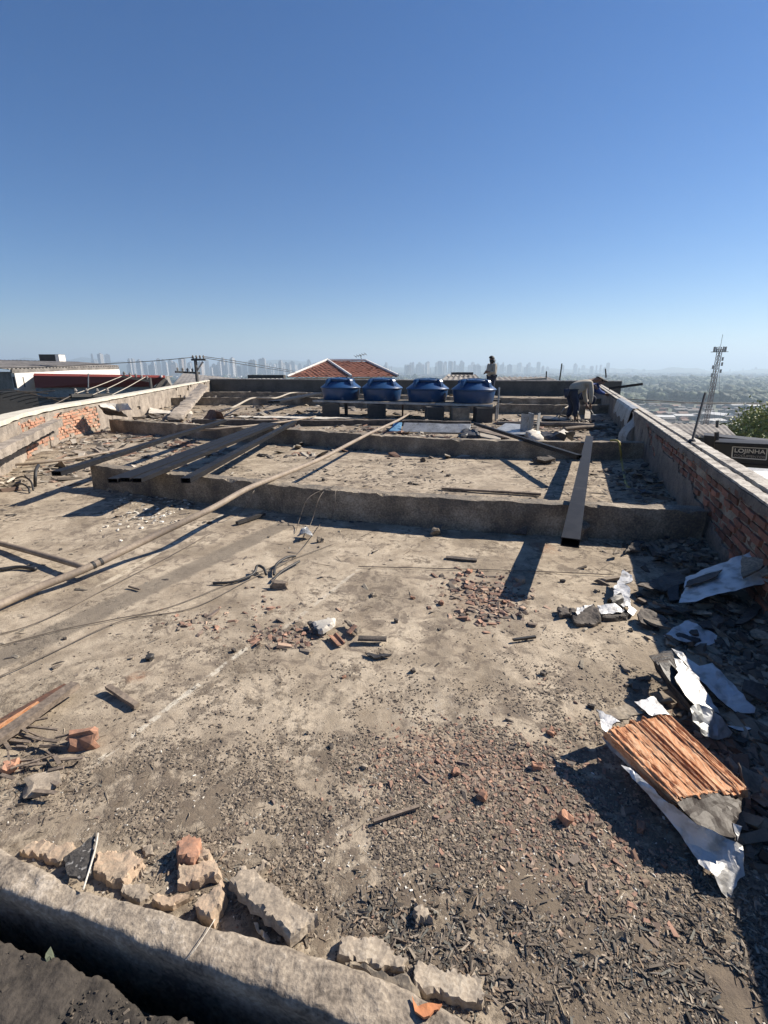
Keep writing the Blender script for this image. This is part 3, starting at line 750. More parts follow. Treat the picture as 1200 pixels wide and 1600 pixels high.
for lab, pts, r in (('black conduit end curling beside the small cement block', [G(333,911,.015), G(365,909,.02), G(395,897,.03), G(402,884,.06), G(412,888,.05), G(416,898,.02)], .011),
                    ('short black conduit above the small cement block', [G(425,908,.02), G(440,893,.03), G(468,877,.03)], .010),
                    ('bent black conduit topmost of the three near the small cement block', [G(428,898,.02), G(432,882,.035), G(448,871,.04), G(462,869,.03)], .011),
                    ('black conduit lying at the left edge under the branch pipe', [G(0,890,.02), G(30,886,.02), G(56,889,.02)], .016),
                    ('black cable arching in the debris at the left edge', [G(22,748,.01), G(36,745,.10), G(48,752,.10), G(52,766,.01)], .012),
                    ('lower black cable arching in the debris at the left edge', [G(22,758,.01), G(34,756,.08), G(44,762,.06), G(46,770,.01)], .012),
                    ('grey upright hook of conduit beside the leftmost bar', [G(55,760,.0), G(55,748,.12), G(56,735,.22), G(60,727,.25)], .022)):
    pipe('cable_offcut', lab, 'cable', pts, r, M['cable'], .02, 8, 'black conduit offcuts')

# ------------------------------------------------------------------ water tanks
def lugs_mb(ang, c):
    mb = MB(); d = Vector((math.cos(ang), math.sin(ang), 0)); s = Vector((-d.y, d.x, 0)); ro = []
    for r_, z0, z1 in ((.34, .56, .66), (.60, .40, .66)): pass
    V = []; F = []
    prof = [(.40, .56), (.40, .70), (.50, .715), (.57, .70), (.605, .65), (.63, .56), (.65, .44)]
    for w_ in (-.055, .055):
        for r_, z in prof: V.append(Vector(c) + d * r_ + s * w_ + Vector((0, 0, z)))
    n = len(prof)
    F = [tuple(range(n)), tuple(range(2*n-1, n-1, -1))] + [(i, i + n, (i+1) % n + n, (i+1) % n) for i in range(n)]
    return mb.raw(V, F)
def tank(label, c):
    t = thing('water_tank', label, 'water tank', c, 'blue water tanks on the stand')
    MB().lathe([(.60,0),(.625,.02),(.68,.36),(.683,.39),(.71,.395),(.715,.42),(.70,.435),(.61,.50),(.48,.60),(.44,.62),(.43,.65)], c, 56).build('tank_body', M['tank'], t, smooth=True)
    lid = MB().lathe([(.45,.635),(.465,.64),(.465,.70),(.45,.71),(.30,.735),(.12,.745)], c, 48).build('lid', M['tanklid'], t, smooth=True)
    for k in range(8):
        a = k * math.pi / 4; d = Vector((math.cos(a), math.sin(a), 0)); cc = Vector(c)
        MB().bar(cc + d * .1 + Vector((0,0,.75)), cc + d * .42 + Vector((0,0,.718)), .03, .022).build('rib', M['tanklid'], lid)
    for k in range(4): lugs_mb(k * math.pi / 2 + .75, c).build('lug', M['tank'], t)
    MB().tube([Vector(c) + Vector((.1,-.655,.07)), Vector(c) + Vector((.1,-.70,.07))], .03, 10).build('outlet', M['tanklid'], t)
tk = [(533, 17.55), (597, 17.15), (667.5, 16.5), (739.5, 15.9)]
labs = ['leftmost of the four blue water tanks', 'second blue water tank from the left on the stand', 'third blue water tank from the left on the stand', 'rightmost blue water tank, nearest the workers']
TP = []
for (px, Y), lb in zip(tk, labs):
    p = A(px, 625, Y); p.z = .53; TP.append(p)
for p, lb in zip(TP, labs): tank(lb, p)
st = thing('tank_stand', 'plank platform on concrete piers carrying the four blue tanks', 'stand', (TP[0].x, TP[0].y, 0))
e0 = TP[0] + (TP[0] - TP[1]).normalized() * .72; e1 = TP[3] + (TP[3] - TP[2]).normalized() * .74
dd, ss, uu = basis(e1 - e0)
for k, o_ in enumerate((.55, .18, -.2, -.58)):
    MB().bar(e0 + ss * o_ + Vector((0,0,-.035)), e1 + ss * o_ + Vector((0,0,-.035)), .30, .06).build('plank', M['beam'], st)
sweep('edge_angle', [Vector((*(e0 + ss * .72).xy, 0)), Vector((*(e1 + ss * .72).xy, 0))], [(-.02, .47), (-.02, .535), (.02, .535), (.02, .47)], M['zinc'], st, step=.2, amp=.004)
for px, wpx, py in ((516,32,652), (540,6,650), (588,35,654), (680,33,659), (720,32,660), (757,30,661)):
    p = G(px, py); wd = wpx / FPX * (p.y * cP + CH * sP)
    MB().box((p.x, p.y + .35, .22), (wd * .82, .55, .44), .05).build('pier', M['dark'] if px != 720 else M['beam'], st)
for px, py in ((629,652), (774,658)):
    p = G(px, py); MB().tube([p, p + Vector((0, 0, .5))], .03, 8).build('post', M['zinc'] if px > 700 else M['rust'], st)
p = G(774, 656); MB().tube([p + Vector((.1,.2,0)), p + Vector((.1,.2,1.0))], .03, 8).build('riser_pipe', M['zinc'], st)

# ------------------------------------------------------------------ sheet scraps and boards near the tanks
def plate(name, label, cat, px, th, m, z=.02, **kw):
    if not hasattr(z, '__len__'): z = [z] * len(px)
    o = slab(name, [G(a, b, zz) for (a, b), zz in zip(px, z)], th, m, **kw); tag(o, label, cat, kw.get('group')); return o
plate('zinc_sheet', 'long flat zinc sheet lying in front of the tank stand', 'metal sheet', [(628,675),(631,661),(736,663),(733,677)], .02, M['zinc'], [.03,.22,.22,.03], L=.25, amp=.01)
plate('blue_panel', 'small light blue panel beside the long zinc sheet', 'panel', [(608,674),(616,661),(628,661),(626,676)], .03, mat('light_blue', (.08,.22,.38), (.06,.17,.3)), [.03,.15,.15,.03], L=.2, amp=.01)
plate('zinc_sheet', 'grey sheet half under the slanting bar right of the tank stand', 'metal sheet', [(765,676),(790,662),(826,664),(822,680)], .02, M['zinc'], .06, L=.2, amp=.015)
plate('board', 'reddish board under the slanting slim bar', 'board', [(742,674),(745,669),(800,680),(796,687)], .04, M['wood'], .08, L=.2, amp=.01)
plate('board', 'pale board lying behind the second beam beneath the slim bar', 'board', [(748,683),(750,678),(784,682),(782,688)], .03, M['palewood'], .06, L=.2, amp=.01)
plate('tarpaulin', 'black folded tarpaulin left of the slanting slim bar', 'tarpaulin', [(720,686),(722,676),(748,676),(750,686)], .10, M['tar'], .03, L=.12, amp=.04)
plate('rubber_sheet', 'black curled sheet beside the zinc box behind the second beam', 'sheet', [(838,686),(842,678),(898,677),(894,690),(868,690)], .06, M['tar'], [.04,.04,.30,.05,.04], L=.12, amp=.05)
plate('sandbag', 'white crumpled bag lying behind the second beam under the slim bar', 'bag', [(820,682),(828,677),(842,681),(850,690),(830,690)], .12, M['offwhite'], .03, L=.08, amp=.05, smooth=True)
plate('foam_scrap', 'white scrap beside the black curled sheet', 'scrap', [(862,682),(880,674),(888,678),(874,687)], .06, M['offwhite'], .06, L=.12, amp=.02)
def zinc_box():
    p = G(829, 677); t = thing('zinc_box', 'upright open zinc gutter piece standing behind the second beam', 'metal box', p)
    a, b = G(816, 678), G(840, 676)
    MB().bar(a.lerp(b, .5) + Vector((0, .1, 0)), a.lerp(b, .5) + Vector((.02, .1, .50)), .03, .42, R(90)).build('back_panel', M['zinc'], t)
    for q, ang in ((a, .4), (b, -.5)):
        MB().box(q + Vector((.02 if q is a else -.02, -.06, .25)), (.012, .30, .5), ang).build('side_panel', M['zinc'], t)
    MB().box(a.lerp(b, .5) + Vector((0, -.02, .02)), (.42, .2, .02)).build('bottom_panel', M['zinc'], t)
zinc_box()
plate('board', 'long pale plank leaning up beside the bent worker', 'board', [(913,655),(922,655),(924,618),(917,618)], .03, M['palewood'], [.06,.06,.42,.42], L=.4, amp=.004)
for lab, a, b, r in (('thick dusty log-like roll lying in front of the bent worker', (842,663), (930,666), .07), ('second dusty roll lying left of the bent worker', (776,661), (840,664), .05), ('rusty roll nearest the second beam by the worker', (880,671), (950,668), .06)):
    A_, B_ = G(*a, r), G(*b, r)
    pipe('membrane_roll', lab, 'roll', [A_, A_.lerp(B_, .5) + Vector((0, .05, .02)), B_], r, M['wood'] if r > .055 else M['pipe'], .1, 10)
plate('dark_plank', 'dark plank on the roof behind the left foot of the bent worker', 'plank', [(848,656),(848,651),(893,655),(890,660)], .05, M['tar'], .04, L=.2, amp=.01)
# left debris of the middle distance
plate('wood_crate_piece', 'broken brown wooden box side behind the steel bars', 'wood', [(318,655),(330,640),(346,644),(352,656),(335,660)], .05, M['rust'], [.05,.35,.38,.1,.05], L=.12, amp=.03)
plate('white_membrane', 'white strip of membrane beyond the steel bars, middle left', 'membrane', [(360,652),(362,650),(500,652),(560,654),(500,655)], .02, M['offwhite'], .02, L=.15, amp=.02)
plate('white_membrane', 'white torn membrane against the left parapet', 'membrane', [(232,646),(234,637),(262,643),(300,643),(302,648)], .02, M['offwhite'], [.08,.2,.08,.06,.06], L=.12, amp=.03)
plate('white_membrane', 'white membrane peeling from the top of the left parapet', 'membrane', [(156,635),(156,631),(200,631),(206,640),(186,643)], .02, M['offwhite'], [.72,.74,.74,.62,.55], L=.10, amp=.02)
for lab, px, z in (('dark torn flap hanging on the left parapet', [(83,636),(98,632),(96,649),(88,648)], [.72,.75,.6,.6]), ('black torn flap below the white membrane, left parapet', [(153,634),(190,643),(200,652),(165,648)], [.70,.55,.35,.45])):
    plate('membrane_flap', lab, 'membrane', px, .015, M['tar'], z, L=.08, amp=.03)
# diagonal block of plaster at the far left wall corner
plate('plaster_chunk', 'long chunk of fallen plaster leaning on the far left parapet', 'rubble', [(263,655),(312,602),(326,606),(285,657)], .12, M['plaster'], [.1,.75,.7,.05], L=.3, amp=.06)

# ------------------------------------------------------------------ foreground blocks (behind the curb)
def z3(x, y): return 1250 + y / 2.57
def q3(*pts): return [(x / 2.57, 1250 + y / 2.57) for x, y in pts]
def q4(*pts): return [(300 + x / 2.57, 1250 + y / 2.57) for x, y in pts]
BL = [
 ('pale orange flat stone at the left end of the row behind the curb', q3((68,205),(130,155),(310,172),(318,215),(240,252),(190,240)), .05, .05, 'orange_block'),
 ('broad orange stone right of the tar scrap', q3((372,205),(540,198),(578,245),(500,322),(440,335),(372,290)), .055, .05, 'orange_block'),
 ('thick orange brick lump standing on the row of stones', q3((700,165),(740,135),(800,150),(812,210),(770,240),(700,238)), .075, .09, 'redclay'),
 ('small brick lump touching the thick orange brick lump', q3((806,185),(845,180),(852,230),(800,240)), .06, .06, 'orange_block'),
 ('rectangular stone below the orange brick lump', q3((708,262),(875,228),(892,288),(705,352)), .055, .05, 'orange_block'),
 ('thin cracked stone beside the curb left of the large slab', q3((612,362),(780,368),(690,425),(605,400)), .05, .05, 'orange_block'),
 ('pointed orange stone wedged against the large slab', q3((785,400),(900,308),(905,380),(855,470),(790,455)), .085, .08, 'orange_block'),
 ('low pale stone at the curb between tar scrap and cracked stone', q3((480,330),(600,335),(610,390),(560,420),(470,360)), .03, .04, 'greyblock'),
 ('large grey cement slab tilted on the stones behind the curb', q4((140,328),(200,245),(510,468),(395,555)), .10, .055, 'greyblock'),
 ('pale stone sliver by the large cement slab', q4((245,480),(262,478),(315,540),(300,565)), .04, .03, 'offwhite'),
 ('flat speckled stone behind the curb right of the large slab', q4((592,530),(760,545),(868,640),(850,682),(578,640)), .045, .05, 'greyblock'),
 ('grey mortar piece lying on the curb edge', q4((610,625),(880,700),(940,790),(900,810),(700,700),(600,650)), .055, .03, 'zinc' if False else 'beam'),
 ('wide speckled stone at the right end of the curb', q4((900,640),(1180,705),(1172,820),(888,758)), .05, .05, 'greyblock'),
 ('small pale stone standing in the dark leaf litter', q4((892,405),(960,430),(972,488),(890,488)), .045, .05, 'greyblock'),
 ('pale round stone on the dirt near the left of the large slab', q3((1010,262),(1070,222),(1090,245),(1050,290)), .03, .04, 'greyblock'),
 ('flat pale stone half buried in dirt, bottom left', q3((560,178),(610,165),(625,205),(580,220)), .02, .03, 'greyblock'),
]
for lb, px, z, th, m in BL:
    z *= .62; th = min(th, .035) if th < .07 else .055
    slab_z = [z + random.uniform(-.008, .008) for _ in px]
    o = slab('stone_fragment', [G(a, b, zz) - Vector((0, 0, th)) for (a, b), zz in zip(px, slab_z)], th, M[m], L=.010, amp=.004, fr=30, edge=.004, crumple=.003, cfr=50)
    tag(o, lb, 'stone', 'stones and slabs along the curb')
# make sure the slab on the big stones tilts
sp = slab('tar_scrap', [G(*p, .06) for p in q3((250,248),(300,215),(388,138),(362,300),(322,327),(282,312))], .012, mat('speckled_tar', (.06,.055,.05), (.03,.028,.026), scale=30, fine=60, c3=(.45,.43,.4), bump=.8), L=.012, amp=.005, crumple=.01, cfr=20)
tag(sp, 'black tar scrap with white specks between two orange stones', 'tar scrap')
pipe('twig', 'white twig beside the black tar scrap', 'twig', [G(153,1302,.075), G(148,1330,.078), G(130,1390,.06)], .003, M['offwhite'], .01, 6)

# ------------------------------------------------------------------ mid-ground pieces
def chunk(name, label, cat, px, py, size, m, rz=0, group=None, z=0, tilt=0, seed=0):
    bm = bmesh.new(); bmesh.ops.create_cube(bm, size=1); bmesh.ops.bevel(bm, geom=list(bm.edges), offset=.12, segments=1, affect='EDGES')
    bmesh.ops.subdivide_edges(bm, edges=list(bm.edges), cuts=1); bmesh.ops.triangulate(bm, faces=bm.faces)
    p = G(px, py); sd = random.random() * 50
    for v in bm.verts:
        v.co += noise.noise_vector(v.co * 1.7 + Vector((sd, 0, 0))) * .34 + noise.noise_vector(v.co * 5 + Vector((sd, 0, 0))) * .10
        v.co = Vector((v.co.x * size[0], v.co.y * size[1], v.co.z * size[2]))
    bm.transform(Matrix.Translation((p.x, p.y + size[1] / 2, gz(p.x, p.y) + size[2] * .45 + z)) @ Euler((tilt, tilt * .6, rz)).to_matrix().to_4x4())
    me = bpy.data.meshes.new(name); bm.to_mesh(me); bm.free(); me.materials.append(m)
    o = link(me, name); tag(o, label, cat, group); return o
chunk('brick_lump', 'orange brick lump alone on the left foreground', 'brick', 125, 1172, (.105,.07,.075), M['redclay'], .1)
chunk('cement_block', 'small brown cement block left of centre', 'block', 437, 921, (.12,.05,.055), M['wood'], -.05)
chunk('cement_core', 'rounded cement lump just below the nearest beam', 'cement lump', 683, 838, (.085,.15,.075), M['beam'], -.3)
chunk('cement_block', 'stone block propped beside the near end of the broad bar', 'block', 905, 846, (.17,.14,.16), M['beam'], .5)
chunk('cement_block', 'grey lump at the foot of the second beam by the slim bar', 'block', 852, 726, (.34,.2,.12), M['dirtymem'], 0)
chunk('cement_block', 'dark stone standing near the middle of the floor between the beams', 'block', 661, 722, (.08,.06,.08), M['dirtymem'], 0)
chunk('cement_block', 'pale gravel lump beside the tip of the bar shadow', 'block', 815, 913, (.06,.05,.05), M['greyblock'], .2)
for k, (a, b) in enumerate(((640,935),(624,974),(570,972),(575,956),(603,955),(694,912),(737,901),(885,963))): pass
# small lumps one can count
lump_px = [(583,932,.06,'beam'),(619,972,.045,'dirtymem'),(645,935,.04,'redclay'),(646,1052,.035,'dirtymem'),(537,1060,.03,'redclay'),(925,1108,.04,'dirtymem'),(850,1058,.04,'dirtymem'),(862,1150,.045,'redclay'),(687,985,.03,'dirtymem'),(734,896,.05,'redclay'),(788,943,.05,'redclay'),(690,945,.055,'redclay'),(517,1170,.03,'dirtymem'),(480,1148,.02,'dirtymem'),(570,1202,.03,'greyblock'),(712,1215,.04,'redclay'),(753,1255,.05,'redclay'),(885,1290,.055,'redclay'),(1003,1300,.05,'redclay'),(840,1205,.05,'redclay'),(863,1146,.04,'redclay'),(1030,1120,.03,'greyblock'),(233,1033,.05,'tar'),(365,1020,.04,'dirtymem'),(100,1000,.03,'dirtymem'),(205,1030,.03,'greyblock'),(880,910,.05,'dirtymem'),(934,925,.05,'beam'),(166,824,.035,'offwhite'),(500,848,.08,'beam'),(640,757,.06,'dirtymem'),(700,745,.06,'dirtymem'),(505,752,.06,'dirtymem')]
for (a, b, s_, m) in lump_px:
    s_ *= .72 if b > 900 else .85
    kind = {'redclay':'small red brick lump','dirtymem':'small dark lump','beam':'small grey cement lump','greyblock':'small pale stone lump','tar':'small black tar lump','offwhite':'small white plaster lump'}[m]
    lx_, ly_, ln = min(((437,921,'small brown cement block'),(530,990,'centre tile cluster'),(765,935,'red rubble patch'),(683,838,'rounded cement lump'),(125,1172,'orange brick lump'),(190,1088,'short grey batten'),(620,1270,'brown stick'),(960,1170,'orange rotten board'),(845,890,'shadow of the broad bar'),(965,950,'white foil strip'),(661,722,'dark stone between the beams'),(475,832,'foil scrap'),(820,1000,'thin dark rod')), key=lambda q: (q[0]-a)**2 + (q[1]-b)**2)
    dx_, dy_ = a - lx_, b - ly_; far = 'close' if math.hypot(dx_, dy_) < 45 else 'some way'
    chunk('rubble_lump', '%s, %s %s the %s' % (kind, far, ('to the right of' if dx_ > 0 else 'to the left of') if abs(dx_) > abs(dy_) else ('in front of' if dy_ > 0 else 'behind'), ln), 'rubble', a, b, (s_, s_ * random.uniform(.5, 1), s_ * random.uniform(.5, .9)), M[m], random.uniform(0, 3), 'loose lumps of rubble')
# tile cluster in the centre
tiles = [('white mortar slab piece in the centre tile cluster', [(487,976),(525,967),(524,977),(506,991),(496,990)], .03, M['offwhite'], [.03,.05,.05,.03,.02]),
         ('grey tile strip behind the orange tile in the centre cluster', [(538,972),(545,971),(565,985),(558,993)], .02, M['beam'], .03)]
for lb, px, th, m, z in tiles: plate('tile_shard', lb, 'tile', px, th, m, z, L=.02, amp=.003)
def half_tile(label, a, b, w_, m, roll=0):
    a, b = Vector(a), Vector(b); d, sd, up = basis(b - a); V = []; F = []; n = 9
    for p in (a, b):
        for r_ in (w_, w_ - .009):
            for k in range(n):
                an = math.pi * k / (n - 1) + roll; V.append(p + sd * math.cos(an) * r_ + up * (-math.sin(an) * r_ * .6 + .0) + noise.noise_vector(p * 9 + Vector((k, 0, 0))) * .003)
    for k in range(n - 1):
        F += [(k, k+1, 2*n+k+1, 2*n+k), (n+k, 3*n+k, 3*n+k+1, n+k+1), (k, n+k, n+k+1, k+1), (2*n+k, 2*n+k+1, 3*n+k+1, 3*n+k)]
    F += [(0, 2*n, 3*n, n), (n-1, 2*n-1, 4*n-1, 3*n-1)]
    o = MB().raw(V, F).build('tile_shard', m); tag(o, label, 'tile', 'broken clay tile shards in the centre'); return o
half_tile('orange curved tile shard in the middle of the centre cluster', G(519,990,.03), G(533,1005,.03), .028, M['redclay'])
half_tile('brown curved tile shard right in the centre cluster', G(560,998,.03), G(604,999,.03), .026, M['dirtymem'], R(180))
half_tile('grey curved tile shard leaning at the back of the centre cluster', G(545,990,.02), G(556,978,.05), .024, M['redclay'], R(150))
plate('tile_shard', 'black shard at the left tip of the centre cluster', 'tile', [(480,975),(486,973),(498,990),(490,992)], .02, M['tar'], .02, L=.02, amp=.003)
plate('metal_scrap', 'twisted dark metal scrap below the centre cluster', 'scrap', [(570,1020),(585,1022),(612,1024),(610,1027),(590,1030),(574,1025)], .008, M['tar'], .015, L=.01, amp=.008)
# wooden items
def plank(name, label, a, b, wd, th, m, roll=0):
    o = MB(); a, b = Vector(a), Vector(b); n = 16; d, sd, up = basis(b - a)
    if roll: q = Matrix.Rotation(roll, 3, d); sd = q @ sd; up = q @ up
    V = []; F = []
    for i in range(n + 1):
        p = a.lerp(b, i / n)
        for x, z in ((-wd/2,-th/2),(wd/2,-th/2),(wd/2,th/2),(-wd/2,th/2)):
            V.append(p + sd * x + up * z + noise.noise_vector(p * 8 + Vector((x * 20, z * 20, 0))) * min(wd, th) * .18)
    for i in range(n):
        for k in range(4): k2 = (k+1) % 4; F.append((i*4+k, i*4+k2, (i+1)*4+k2, (i+1)*4+k))
    F += [(0,1,2,3), (n*4+3, n*4+2, n*4+1, n*4)]
    r = o.raw(V, F).build(name, m); tag(r, label, 'wood'); return r
plank('wood_plank', 'split weathered plank entering from the left edge', G(-40,1180,.05), G(118,1070,.05), .055, .03, M['wood'])
plank('wood_plank', 'orange splintered plank beside the split plank at the left edge', G(-60,1165,.04), G(105,1073,.04), .045, .025, M['rust'])
plank('wood_plank', 'orange inner splinter on top of the left edge planks', G(-40,1160,.06), G(60,1098,.055), .014, .014, M['orangewood'])
plank('wood_plank', 'short grey batten below the white seam', G(169,1073,.025), G(214,1103,.02), .028, .02, M['wood'])
plank('wood_stick', 'brown stick lying right of centre in the foreground', G(584,1283,.015), G(655,1259,.02), .012, .010, M['wood'])
plank('wood_plank', 'long pale batten lying behind the nearest beam', G(690,763,.03), G(845,772,.03), .05, .03, M['wood'])
plank('wood_stick', 'dark strip lying along the long wire in the middle', G(697,871,.015), G(745,875,.015), .05, .016, M['dirtymem'])
plank('wood_stick', 'thin dark rod beside the red rubble patch', G(802,1000,.02), G(837,995,.02), .016, .014, M['cable'])
plank('wood_stick', 'tar covered strip end below the nearest beam, left of centre', G(370,817,.03), G(413,803,.04), .05, .03, M['tar'])
plank('wood_stick', 'small dark peg on the left floor near the tar band', G(201,916,.02), G(219,921,.02), .012, .012, M['wood'])
plate('foil_scrap', 'bent foil scrap under the drooping wires', 'foil', [(465,838),(472,826),(480,823),(489,838),(476,833)], .004, M['zinc'], [.01,.08,.09,.02,.09], L=.02, amp=.006)
plate('tile_shard', 'triangular plate leaning on the foot of the nearest beam', 'shard', [(800,833),(825,822),(822,836)], .012, M['dirtymem'], [.01,.09,.02], L=.04, amp=.004)
plate('tile_shard', 'triangular wooden wedge standing near the left edge', 'wedge', [(82,730),(96,720),(104,731)], .03, M['wood'], [.01,.14,.01], L=.05, amp=.004)
# left foreground stick pile
for k in range(26):
    px, py = random.uniform(-10, 90), random.uniform(1130, 1240)
    a = random.uniform(-.9, .6); L_ = random.uniform(.04, .16); p = G(px, py, .02 + random.uniform(0, .02))
    o = MB().bar(p, p + Vector((math.cos(a) * L_, math.sin(a) * L_, random.uniform(-.01, .015))), random.uniform(.006, .016), random.uniform(.004, .009)).build('wood_splinter', M['wood'])
    tag(o, 'dark wood splinter in the heap at the left edge of the foreground', 'wood', 'wood splinters below the left planks')
chunk('stone_fragment', 'flat grey stone among the splinters at the left edge', 'stone', 55, 1245, (.11,.09,.03), M['greyblock'], .4)
chunk('stone_fragment', 'brown stone at the left edge above the flat grey stone', 'stone', 12, 1212, (.05,.04,.04), M['redclay'], .4)

# ------------------------------------------------------------------ foil-faced membrane sheets, right side
def q8(*pts): return [(800 + x / 3, 1050 + y / 3) for x, y in pts]
def q7(*pts): return [(800 + x / 3, 850 + y / 3) for x, y in pts]
def q9(*pts): return [(940 + x / 4.615, 840 + y / 4.615) for x, y in pts]
def foil(label, px, z, th=.006, m=None, m2=None, L=.02, amp=.004, crumple=.02, name='foil_sheet', cfr=8, parent=None):
    if not hasattr(z, '__len__'): z = [z] * len(px)
    o = slab(name, [G(a, b, zz) for (a, b), zz in zip(px, z)], th, m or M['foil'], parent=parent, L=L, amp=amp, crumple=crumple, m2=m2 or M['tar'], cfr=cfr)
    if not parent: tag(o, label, 'foil sheet', 'torn foil-faced roofing sheets')
    return o
# big sheet leaning on the wall
t1 = thing('foil_sheet', 'long foil-faced board leaning up on the right parapet', 'foil sheet', G(1060,945,.1), 'torn foil-faced roofing sheets')
foil('', q9((610,285),(1020,125),(1200,60),(1200,320),(1000,375),(640,465),(558,472),(600,375)), [.10,.30,.36,.26,.20,.12,.10,.10], parent=t1, name='foil_face', L=.03, crumple=.012)
def lift(px, z, dz): return [G(a, b, zz + dz) for (a, b), zz in zip(px, z)]
slab('tar_patch', lift(q9((628,312),(870,235),(825,290),(600,362)), [.11,.20,.185,.11], .018), .006, M['dirtymem'], t1, L=.03, amp=.003)
slab('tar_patch', lift(q9((1018,140),(1190,170),(1150,235),(1020,295),(1005,260)), [.30,.34,.30,.25,.25], .02), .014, M['beam'], t1, L=.03, amp=.004)
slab('tar_patch', lift(q9((1135,255),(1200,200),(1200,280),(1160,290)), [.29,.33,.29,.27], .03), .016, M['beam'], t1, L=.03, amp=.004)
# upright white strip and its folded base (middle right)
t2 = thing('foil_strip', 'white foil strip curling up from dark roofing felt lumps', 'foil strip', G(960,960), 'torn foil-faced roofing sheets')
foil('', q7((515,122),(565,155),(560,180),(528,185),(555,205),(550,250),(555,290),(520,300),(480,255),(478,205),(495,190)), [.10,.10,.09,.09,.08,.06,.03,.03,.05,.07,.08], parent=t2, name='foil_face', L=.018, crumple=.01)
foil('', q7((402,290),(480,280),(530,315),(500,325),(415,330)), [.06,.07,.05,.04,.05], parent=t2, name='foil_face', L=.018, crumple=.008)
foil('', q7((298,300),(385,285),(380,295),(300,335)), [.06,.07,.06,.05], parent=t2, name='foil_face', L=.018, crumple=.008)
foil('', q7((545,285),(585,315),(560,340),(540,320)), [.04,.02,.02,.03], parent=t2, name='foil_face', L=.018, crumple=.008)
for px, z, th in ((q7((278,345),(385,285),(415,320),(420,370),(380,388),(300,388)), [.03,.07,.06,.02,.01,.01], .02),
                  (q7((210,305),(260,300),(275,340),(225,348)), .02, .025),
                  (q7((420,335),(500,325),(545,340),(540,355),(470,365),(420,360)), .01, .03),
                  (q7((258,305),(300,305),(292,340),(275,345)), .02, .02)):
    zz = z if hasattr(z, '__len__') else [z] * len(px)
    slab('felt_fold', [G(a, b, k) for (a, b), k in zip(px, zz)], th, M['dirtymem'], t2, L=.02, amp=.006, crumple=.012)
V = []; F = []; c0 = G(965, 945, .05)
for j in range(5):
    for k in range(15):
        a = -.6 + k / 14 * 4.4; r_ = .052 - .0012 * k; V.append(c0 + Vector((-.05 + j * .028, math.cos(a) * r_ + .02 * j, math.sin(a) * r_)) + noise.noise_vector(Vector((j, k, 0)) * .7) * .006)
F = [(j*15+k, j*15+k+1, (j+1)*15+k+1, (j+1)*15+k) for j in range(4) for k in range(14)]
cu = MB().raw(V, F).build('felt_curl', M['tar'], t2); md = cu.modifiers.new('s', 'SOLIDIFY'); md.thickness = .008
foil('small crumpled dark felt bowl right of the white foil strip', q7((575,330),(620,305),(700,340),(720,375),(660,400),(600,380)), [.05,.06,.04,.03,.02,.03], .012, M['dirtymem'], M['tar'], .02, .01, .03, name='felt_scrap')
foil('bluish foil scrap lying in the wall shadow, middle one', q9((450,712),(530,650),(625,600),(830,700),(825,745),(745,790),(600,745)), [.02,.05,.07,.05,.03,.02,.04], crumple=.02)
foil('dark patch stuck on the bluish foil scrap', q9((530,690),(560,685),(700,725),(718,742),(690,758),(540,708)), [.075,.08,.075,.06,.055,.07], .006, M['tar'], name='tar_patch', crumple=.006)
# pair of long sheets in front
foil('long narrow foil sheet nearest the right parapet', q7((750,490),(800,510),(870,570),(940,560),(1140,770),(1138,795),(1045,795),(830,590)), [.12,.12,.10,.10,.04,.03,.03,.10], crumple=.018)
t3 = thing('foil_sheet', 'foil sheet with a thick crust of brown felt along its left side', 'foil sheet', G(1060,1080), 'torn foil-faced roofing sheets')
foil('', q7((755,535),(790,545),(850,610),(900,680),(975,797),(900,790),(830,740),(770,650),(760,630),(775,605)), [.17,.17,.15,.13,.08,.09,.13,.16,.16,.16], parent=t3, name='foil_face', crumple=.006)
for k in range(9):                                   # layered felt crust
    o_ = k * 9
    slab('felt_layer', [G(a, b, z) for (a, b), z in zip(q7((640 + o_ * .7, 530 + o_ * .35), (750 - k * 3, 500 + k * 8), (775, 600), (865, 745 - k), (845 - k * 2, 800 - k * 6), (740, 690 - k * 4)), (.10 + k * .008, .12 + k * .004, .12, .09, .05 + k * .006, .07 + k * .006))], .006, M['dirtymem'] if k % 2 else M['tar'], t3, L=.04, amp=.006, edge=.006)
foil('', q7((815,775),(895,735),(930,770),(1040,885),(1020,905),(960,905),(900,890),(890,900),(860,850)), [.13,.15,.13,.05,.04,.05,.09,.07,.11], parent=t3, name='foil_fold', crumple=.035, m=M['zinc'])
foil('small foil sliver lying below the pair of long sheets', q8((1010,255),(1100,255),(1118,275),(1060,275)), .03, crumple=.01)
